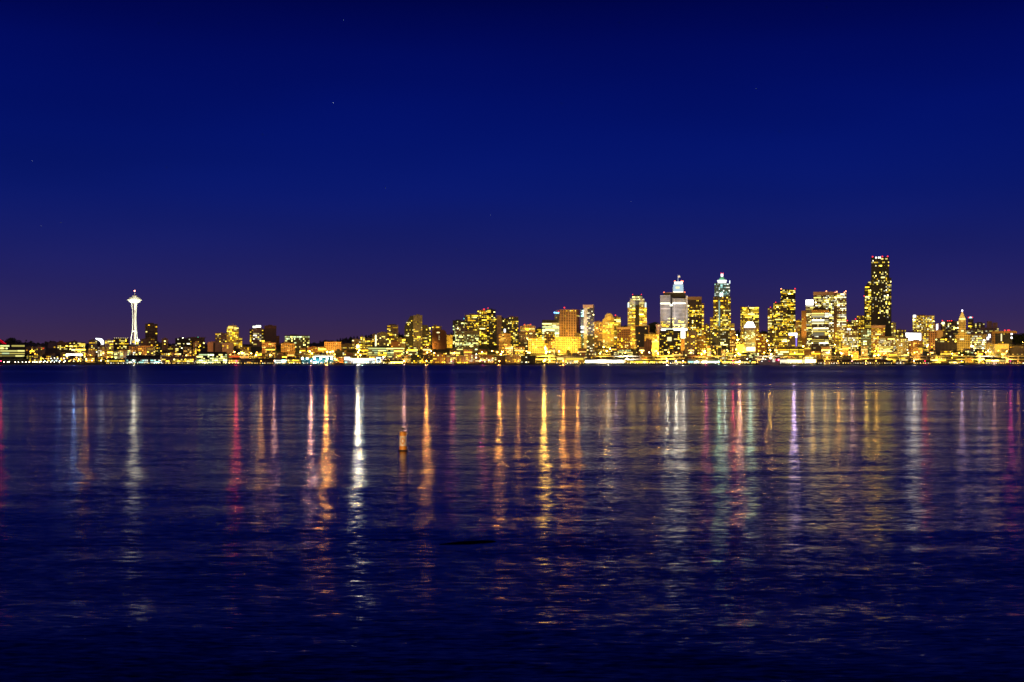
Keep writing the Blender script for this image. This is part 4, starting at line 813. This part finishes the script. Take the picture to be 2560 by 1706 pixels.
# glaring street canyons running up from the water
for pts, cl, s in (
    ([(777,872),(780,884),(784,894),(774,879)],'y',.9), ([(818,880),(826,881),(832,879)],'y',.8), ([(894,866),(898,876),(901,888),(895,881)],'y',.8),
    ([(1008,868),(1064,867),(1078,878)],'y',.5), ([(1240,852),(1245,862),(1250,871),(1256,880),(1252,886)],'y',1.0), ([(1354,854),(1357,862),(1361,871),(1366,880)],'y',1.1),
    ([(1404,852),(1408,862),(1404,872),(1398,879),(1416,851)],'y',1.1), ([(1293,884),(1300,891),(1320,882)],'y',.7), ([(1509,868),(1517,878),(1525,872),(1500,884)],'y',.9),
    ([(1601,858),(1606,866)],'o',.6), ([(1636,868),(1640,877),(1645,884)],'y',1.0), ([(1753,856),(1757,868),(1762,879),(1754,886)],'y',1.0),
    ([(1842,838),(1844,850),(1843,862),(1841,874),(1846,884),(1838,890)],'y',1.3), ([(1918,852),(1922,863),(1925,876),(1928,886)],'y',1.1), ([(1996,848),(2002,858),(2008,866)],'y',.6),
    ([(2088,862),(2096,874),(2104,884)],'y',.8), ([(2190,883),(2196,888),(2186,890)],'y',.9), ([(2310,858),(2318,866),(2324,870)],'y',.7), ([(2475,900),(2484,903),(2492,899),(2500,904),(2470,905)],'y',1.2),
    ([(2532,876),(2546,876),(2556,856),(2552,868)],'y',.9), ([(2130,890),(2160,892),(2220,891)],'y',.7), ([(560,886),(586,880),(597,884)],'o',.5), ([(212,876),(222,880),(192,887)],'o',.35), ([(628,884),(640,888),(680,884)],'y',.6)):
    for x,y in pts: lamp(x, y, cl, rng.uniform(1.0,1.5), s*rng.uniform(.35,.75))
# lamps under and along the elevated road
for i in range(26):
    x = 1015+i*60+rng.uniform(-12,12); lamp(x, 881.5+rng.uniform(-1.5,1.5), 'y', 1.0, rng.choice((.08,.15,.3)), D=3068, label=None, kind='road lamp')
# lamps added at the water's edge, each to make one long reflection
STREAK = [(2,'r',1.4,.18),(148,'b',1,.08),(185,'b',1.0,.2),(215,'o',1,.2),(335,'w',1,.3),(591,'r',1.7,.4),(653,'o',1.1,.3),(686,'p',1.0,.34),(778,'p',1.4,.8),(816,'o',1.6,2.2),(895,'w',1.7,2.3),(906,'c',1.0,.25),
  (1010,'p',1.2,.5),(1066,'o',1.5,1.3),(1132,'m',1.0,.2),(1206,'m',1.1,.24),(1248,'o',1.6,1.2),(1296,'o',1.0,.3),(1360,'y',1.8,2.6),(1408,'o',1.5,1.2),(1444,'o',1.2,.6),(1521,'w',1.1,.2),(1540,'v',1,.1),
  (1668,'w',1.5,.35),(1690,'w',1.7,.5),(1708,'w',1.4,.3),(1765,'m',1,.2),(1797,'g',1.3,.3),(1812,'c',1.0,.22),(1832,'r',1.2,.35),(1849,'p',1.4,.75),(1875,'g',1.3,.3),(1924,'r',1.7,.8),(1984,'v',1.7,.75),
  (2030,'y',1.4,.35),(2062,'y',1.2,.25),(2095,'o',1.2,.3),(2130,'p',1.2,.22),(2165,'y',1.4,.3),(2190,'y',1.2,.25),(2285,'w',1.3,.2),(2312,'r',1.2,.2),(2404,'v',1.2,.2),(2450,'v',1.0,.12),(2485,'p',1.2,.2),(2526,'m',1.4,.2),(2545,'o',1,.12)]
PW = 1.5e5
for x,c,r,s in STREAK: lamp(x, 903.0, c, r*.75, (max(.03,s*.16) if c in 'yowp' else .012 if c != 'r' else .04), power=s*PW, D=2965 if any(a-2 < x < b+2 for a,b in PIERS) else 2990, label=None, group="lamps at the water's edge", kind='quay lamp')

# ------------------------------------------------------------------ floodlit fronts
OR, YL, WH = (1,.52,.1), (1,.62,.06), (.9,.95,1)
for a in ((1422,795,3800,4e5,(1,.62,.2),90,300,R(70)),(832,868,3500,3e5,OR,60,22,R(80)),(1340,856,3450,1.2e5,YL,55,15,R(80)),(1420,856,3450,1.4e5,YL,55,15,R(85)),
          (2405,860,3600,5e5,YL,70,40,R(75)),(2405,815,3600,3.0e5,YL,70,50,R(50)),(2405.5,790,3600,4.5e4,(1,.75,.2),22,16,R(80)),(2332,850,3500,2.5e5,OR,60,30,R(60)),
          (1664,748,3650,3.2e5,(.85,.9,1),110,300,R(42)),(1697,756,3650,3.2e5,(.85,.9,1),110,300,R(42)),(1695,716,3650,2.2e4,(.8,.95,1),24,14,R(80)),
          (1805,696,3700,3.5e4,(.2,1,.6),22,10,R(75)),(1805,726,3700,2.0e4,(.7,1,.9),28,14,R(90)),(1518,820,3700,5e5,YL,80,50,R(65)),(1470,800,3600,3.5e5,(1,.8,.7),80,60,R(55)),
          (2505,872,3300,2.5e5,YL,50,15,R(85)),(1124,850,3700,2e5,YL,60,20,R(60)),(581,835,3900,2e5,YL,70,35,R(55)),(364,880,3400,1.2e5,OR,45,12,R(85)),(268,884,3300,7e4,OR,40,10,R(60)),(307,884,3300,7e4,OR,40,10,R(60)),
          (334,880,3480,7e4,OR,40,10,R(60)),(1849,872,3350,1.2e5,YL,40,12,R(70)),(2296,872,3300,1e5,OR,45,15,R(70)),(2291,880,3120,5e4,YL,30,8,R(70)),(2009,820,3750,2e5,OR,60,40,R(50)),(1630,860,3350,2e5,YL,50,15,R(80)),(1706,860,3180,8e4,OR,40,15,R(50)),
          (2195,850,3500,1.8e5,OR,60,20,R(70)),(1646,825,3600,1e5,OR,50,20,R(50)),(1318,832,3550,2e5,OR,60,15,R(60)),(675,866,3450,8e4,OR,45,10,R(70)),(720,868,3500,8e4,OR,45,10,R(70)),(1589,748,3700,2e4,(1,.95,.75),26,12,R(90)),(1495,820,3700,2e5,OR,60,30,R(50)),(2476,870,3350,1e5,YL,40,12,R(70)),
          (795,901,2972,2.2e4,(.7,1,1),16,3,R(120)),(900,900,2972,4e4,(1,1,.95),18,3,R(130))): flood(*a)

for x0, x1 in PIERS:  # wash lights added to brighten the dark pier walls
    if x0 > 950: flood((x0+x1)/2, 903, 2972, 2.6e4*rng.uniform(.5,1.4), rng.choice((YL,YL,OR,(1,.8,.4))), 18, 4, R(140))
x = 1010  # row of wash lights added to raise the golden glow of the front blocks
while x < 2550:
    flood(x, 897, 3086, 9e4*rng.uniform(.3,1.5), rng.choice((YL,YL,OR)), 32, 8, R(130)); x += rng.uniform(45,85)
for i in range(6): flood(1045+i*62, 898, 3032, 3e4*rng.uniform(.4,1.3), rng.choice((YL,OR)), 22, 6, R(130))  # more added wash lights, for the quayside apartment rows
# ------------------------------------------------------------------ trees and woods
def plain_leaf(name, c): return plain_mat(name, .9, 0, .5, .8, c)
MAT['leaf'] = plain_leaf('foliage', (.028,.045,.02)); MAT['bark'] = plain_leaf('bark', (.06,.045,.035))
def crown_mesh(kind, seed):
    r = random.Random(seed); m = MB()
    for i in range(420):
        t = r.random()
        if kind == 'conifer': z = .12+.88*t; rad = .30*(1-t)**.8*r.uniform(.3,1.05)*(.75+.25*math.sin(t*30))
        else:
            z = .3+.7*t; rad = .42*math.sqrt(max(0,1-((t-.45)/.6)**2))*r.uniform(.25,1.05)
        a = r.uniform(0,6.283); p = Vector((rad*math.cos(a), rad*math.sin(a), z)); s = r.uniform(.025,.055)
        u = Vector((r.gauss(0,1),r.gauss(0,1),r.gauss(0,.6))).normalized()*s; v = Vector((r.gauss(0,1),r.gauss(0,1),r.gauss(0,1))).normalized()*s
        m.add([p-u-v,p+u-v*.6,p+u+v,p-u*.6+v],[(0,1,2,3)])
    return m.mesh('crown', MAT['leaf'])
CROWN = {k:[crown_mesh(k,i) for i in range(3)] for k in ('conifer','broadleaf')}
_trunk = MB(); _trunk.tube([(0,0,0),(.01,0,.35),(0,.01,.8)],[.03,.022,.008],6)
for a in (0,2.1,4.2): _trunk.tube([(0,0,.3),(.12*math.cos(a),.12*math.sin(a),.5)],[.012,.005],5)
_trunk = _trunk.mesh('trunk', MAT['bark'])
def tree(px, ytop, hpx, kind, D, label, group):
    h = hpx*D/F; zt = zof(ytop, D)
    t = thing('conifer_tree' if kind == 'conifer' else 'leafy_tree', label, 'tree', (xof(px,D), D, zt-h), rng.uniform(0,6), group)
    wk = h if kind == 'conifer' else h*rng.uniform(1,1.35)
    for nm, me in (('trunk',_trunk),('crown',rng.choice(CROWN[kind]))):
        o = put(nm, me, t); o.scale = (wk,wk,h)
for px,yt,h in ((801,852,16),(815,850,18),(822,852,16),(834,853,14),(843,849,18),(851,846,22),(857,846,20),(866,844,20),(876,843,22),(885,841,22),(893,841,22),(905,838,24),(915,838,26),(998,833,22),(1006,836,20),(1128,831,18),(1846,826,20),(1851,829,18)):
    tree(px,yt,h,'conifer',4550,uniq([f"dark conifer on the ridge behind the {s}" for s in near(px,870,12)]),'conifers on the ridge')
for px,yt,h in ((30,845,26),(24,847,22),(46,851,18),(74,856,12),(84,857,12),(56,857,12),(1630,808,26),(1638,806,26),(1646,811,22),(2530,838,24),(2540,836,28),(2550,838,28),(2558,834,30),(2546,850,20),(1556,816,18),(1566,815,18)):
    tree(px,yt,h,'broadleaf',4450 if px < 2500 else 3900,uniq([f"dark leafy tree on the hill behind the {s}" for s in near(px,870,6)]),'leafy trees on the hill')
for px,yt,h in ((68,884,20),(78,886,18),(72,891,14),(86,889,15),(482,872,16),(493,868,20),(692,876,14),(700,880,14),(574,892,11),(584,893,10),(1315,880,14),(1322,882,12),(1390,882,12),(1420,876,12),(2330,872,14),(2336,876,12),(2388,878,14),(2400,880,14),(2412,880,16),(2425,882,14),(2444,872,18),(2456,874,14),(2300,897,10),(2384,897,10),(2440,896,11),(2520,888,14),(2500,884,12),(1902,885,12),(1917,886,12),(2016,881,12)):
    tree(px,yt,h,'broadleaf',Dstreet(px,yt,h*.97+1),uniq([f"dark street tree {q} the {s}" for s in near(px,yt,6) for q in ('before','beside')]),'street trees near the water')
# woods covering the ridge: one far mass
r_ = random.Random(3); m = MB()
for i in range(5200):
    px = r_.uniform(-120,2680); D = r_.uniform(4350,4800); zt = ground(D,px); z = zt+r_.uniform(-1,6+5*math.sin(px*.11)+3*math.sin(px*.41)); s = r_.uniform(2,4.5)
    p = Vector((xof(px,D),D,z)); u = Vector((r_.gauss(0,1),r_.gauss(0,.5),r_.gauss(0,.5))).normalized()*s; v = Vector((r_.gauss(0,.4),r_.gauss(0,.5),1)).normalized()*s
    m.add([p-u-v,p+u-v*.5,p+u*.4+v,p-u*.6+v*.8],[(0,1,2,3)])
tag(m.build('hillside_woods', MAT['leaf']), "dark wooded ridge behind the city", 'woods', kind='stuff')

# ------------------------------------------------------------------ buoy with a gull, floating pole
BD = CH*F/(1127-HY); bx, kb = xof(1007.5, BD), BD/F
by = thing('marker_buoy', "small orange and white can buoy with a diamond mark, floating on the dark bay", 'buoy', (bx,BD,0), 0)
zb = lambda y: (1127-y)*kb
BM = {}
for nme, c in (('orange',(.64,.24,.012)),('white',(.72,.6,.56)),('black',(.012,.012,.014))): BM[nme] = plain_mat('buoy_'+nme, .45, 0, .18, 4, c)
for nme, pr, mt in (('float_collar',[(.46,-.3),(.5,.0),(.47,.06),(.33,.09)],'black'),('lower_band',[(.335,.091),(.325,.2),(.315,zb(1115.2))],'orange'),('white_body',[(.315,zb(1115)),(.305,zb(1100)),(.30,zb(1090.2))],'white'),('upper_band',[(.30,zb(1090)),(.295,zb(1082)),(.28,zb(1080.3)),(.2,zb(1079.8))],'orange')):
    MB().lathe(pr,24).build(nme, BM[mt], by, smooth=False)
MB().tube([(0,0,zb(1079.7)),(0,0,zb(1076))],.05,8).build('top_post', BM['black'], by)
dm = MB(); cz, hw, hh = zb(1102.5), .235, .36
def on(x, z): return (.318*math.sin(x/.318), -.318*math.cos(x/.318), z)
N = 8; outer = [(1,0),(0,1),(-1,0),(0,-1)]
for i in range(4):
    (ax,az),(cx_,cz_) = outer[i], outer[(i+1)%4]
    for j in range(N):
        t0,t1 = j/N,(j+1)/N; q = []
        for t,sc in ((t0,1),(t1,1),(t1,.6),(t0,.6)):
            q.append(on((ax+(cx_-ax)*t)*hw*sc, cz+(az+(cz_-az)*t)*hh*sc))
        dm.add(q,[(0,1,2,3)])
dm.build('diamond_mark', BM['orange'], by)
lt = bpy.data.lights.new('promenade_lamp','SPOT'); lt.energy = 7e5; lt.color = (1,.66,.28); lt.spot_size = R(5); lt.spot_blend = .5; lt.shadow_soft_size = .2  # unseen lamp assumed behind the camera, a narrow beam added to light the buoy
lo = bpy.data.objects.new('promenade_lamp', lt); COL.objects.link(lo); lo.location = (-45,-30,11); lo.rotation_euler = (Vector((bx,BD,1))-lo.location).to_track_quat('-Z','Y').to_euler()
# gull
gm = bpy.data.meshes.new('gull')
gv = [(.02,0,.13),(-.05,0,.16),(-.12,0,.22),(-.16,0,.285),(-.215,0,.295),(-.27,0,.285),(.10,0,.12),(.20,0,.075),(.29,0,.03),(.03,.035,.06),(.03,.035,.0),(.03,-.035,.06),(.03,-.035,.0)]
ge = [(0,1),(1,2),(2,3),(3,4),(4,5),(0,6),(6,7),(7,8),(0,9),(9,10),(0,11),(11,12)]
gm.from_pydata(gv, ge, []); gu = bpy.data.objects.new('gull', gm); COL.objects.link(gu)
md = gu.modifiers.new('skin','SKIN'); sk = gm.skin_vertices[0].data
for i, r in enumerate([.085,.082,.05,.045,.03,.008,.075,.042,.02,.016,.012,.016,.012]): sk[i].radius = (r*.9,r)
sk[0].use_root = True
md2 = gu.modifiers.new('sub','SUBSURF'); md2.levels = md2.render_levels = 2
gm.materials.append(plain_mat('gull_plumage', .8, 0, .3, 6, (.085,.07,.065)))
gu.location = (bx, BD, zb(1076)); tag(gu, "grey gull with dark wings perched on the buoy", 'gull')
wm = MB()
for sy in (-1,1): wm.slab([(-.08,.2),(-.06,.11),(.08,.07),(.34,.0),(.22,.10),(.06,.2)][::1], sy*.085-.012, sy*.085+.012)
wg = MB(); wg.slab([(-.08,.2),(-.06,.11),(.08,.07),(.34,.0),(.22,.10),(.06,.2)], -.1, -.075).build('wing', plain_mat('gull_wing', .8, 0, .3, 6, (.012,.01,.012)), gu)
MB().slab([(-.08,.2),(-.06,.11),(.08,.07),(.34,.0),(.22,.10),(.06,.2)], .075, .1).build('wing', bpy.data.materials['gull_wing'], gu)
# floating log, flattened so it blocks little of the reflected lamp light
WETW = plain_mat('wet_wood', 1, 0, .4, 3, (.004,.0035,.004))
for n_ in WETW.node_tree.nodes:
    if n_.type == 'BSDF_PRINCIPLED': n_.inputs['Specular IOR Level'].default_value = 0
a = (1100,1361.5); c = (1236,1353.5); pts, rad = [], []
for i in range(9):
    t = i/8; px, py = a[0]+(c[0]-a[0])*t, a[1]+(c[1]-a[1])*t; D = CH*F/(py-HY); pts.append((xof(px,D),D,.009+.006*math.sin(t*5))); rad.append((.08+.28*min(1,t*2.2))*(1-.35*max(0,t-.85)/.15))
mb_ = MB().tube(pts, rad, 10); mb_.v = [(x_,y_,pts[i//10][2]+(z_-pts[i//10][2])*.11) for i,(x_,y_,z_) in enumerate(mb_.v)]
o = mb_.build('driftwood_plank', WETW, smooth=True); tag(o, "thin black driftwood plank floating awash on the water", 'driftwood')

# ------------------------------------------------------------------ stars
SD = 60000.0; _st = MB().ball((0,0,0),1,8,5).mesh('star', MAT['lamp'])
for x,y,s,lab in ((860,50,.5,"high white star nearest the upper edge of the sky"),(834,258,.7,"brightest white star alone high over the twin towers"),(80,401,.35,"star far left at middle height of the sky"),(103,565,.22,"lower of the close star pair at far left"),(152,556,.22,"upper star of the close pair at far left"),
   (416,418,.25,"faint pinkish star above the needle tower"),(656,338,.18,"very faint star left of the brightest star"),(964,471,.18,"very faint star over the dark stepped glass towers"),(1226,537,.25,"faint star over the bright yellow apartment tower"),(1141,624,.35,"lowest white star above the skyline"),(395,59,.15,"dim star high above the needle tower"),
   (1404,259,.18,"dim star high over the orange floodlit office grid tower"),(1550,57,.18,"dim star near the top over the golden domed tower"),(1891,222,.25,"bluish star high over the black slab skyscraper"),(1950,328,.35,"blue-white star over the black slab skyscraper"),(1578,505,.2,"faint star over the brilliant stepped tower"),(2031,624,.25,"reddish star just above the massive double-fronted tower"),(2066,20,.15,"dim star at the sky's top above the double-fronted tower")):
    o = put('star', _st, None, (.85,.9,1,s) if 'pink' not in lab and 'red' not in lab else (1,.6,.6,s), (xof(x,SD),SD,zof(y,SD))); o.scale = (3.5,3.5,3.5); tag(o, lab, 'star', 'stars in the evening sky')
WORDS = ['first','second','third','fourth','fifth','sixth','seventh','eighth','ninth','tenth','eleventh','twelfth']
for lab, ls in LAMPS.items():
    if 1 < len(ls) <= 12:
        for i, (_, t) in enumerate(sorted(ls, key=lambda q: q[0])): t['label'] = f"{lab}, {WORDS[i]} from the left"
print('objects', len(bpy.data.objects), 'lamps', NLAMP[0], 'things', len([o for o in COL.objects if o.parent is None]))
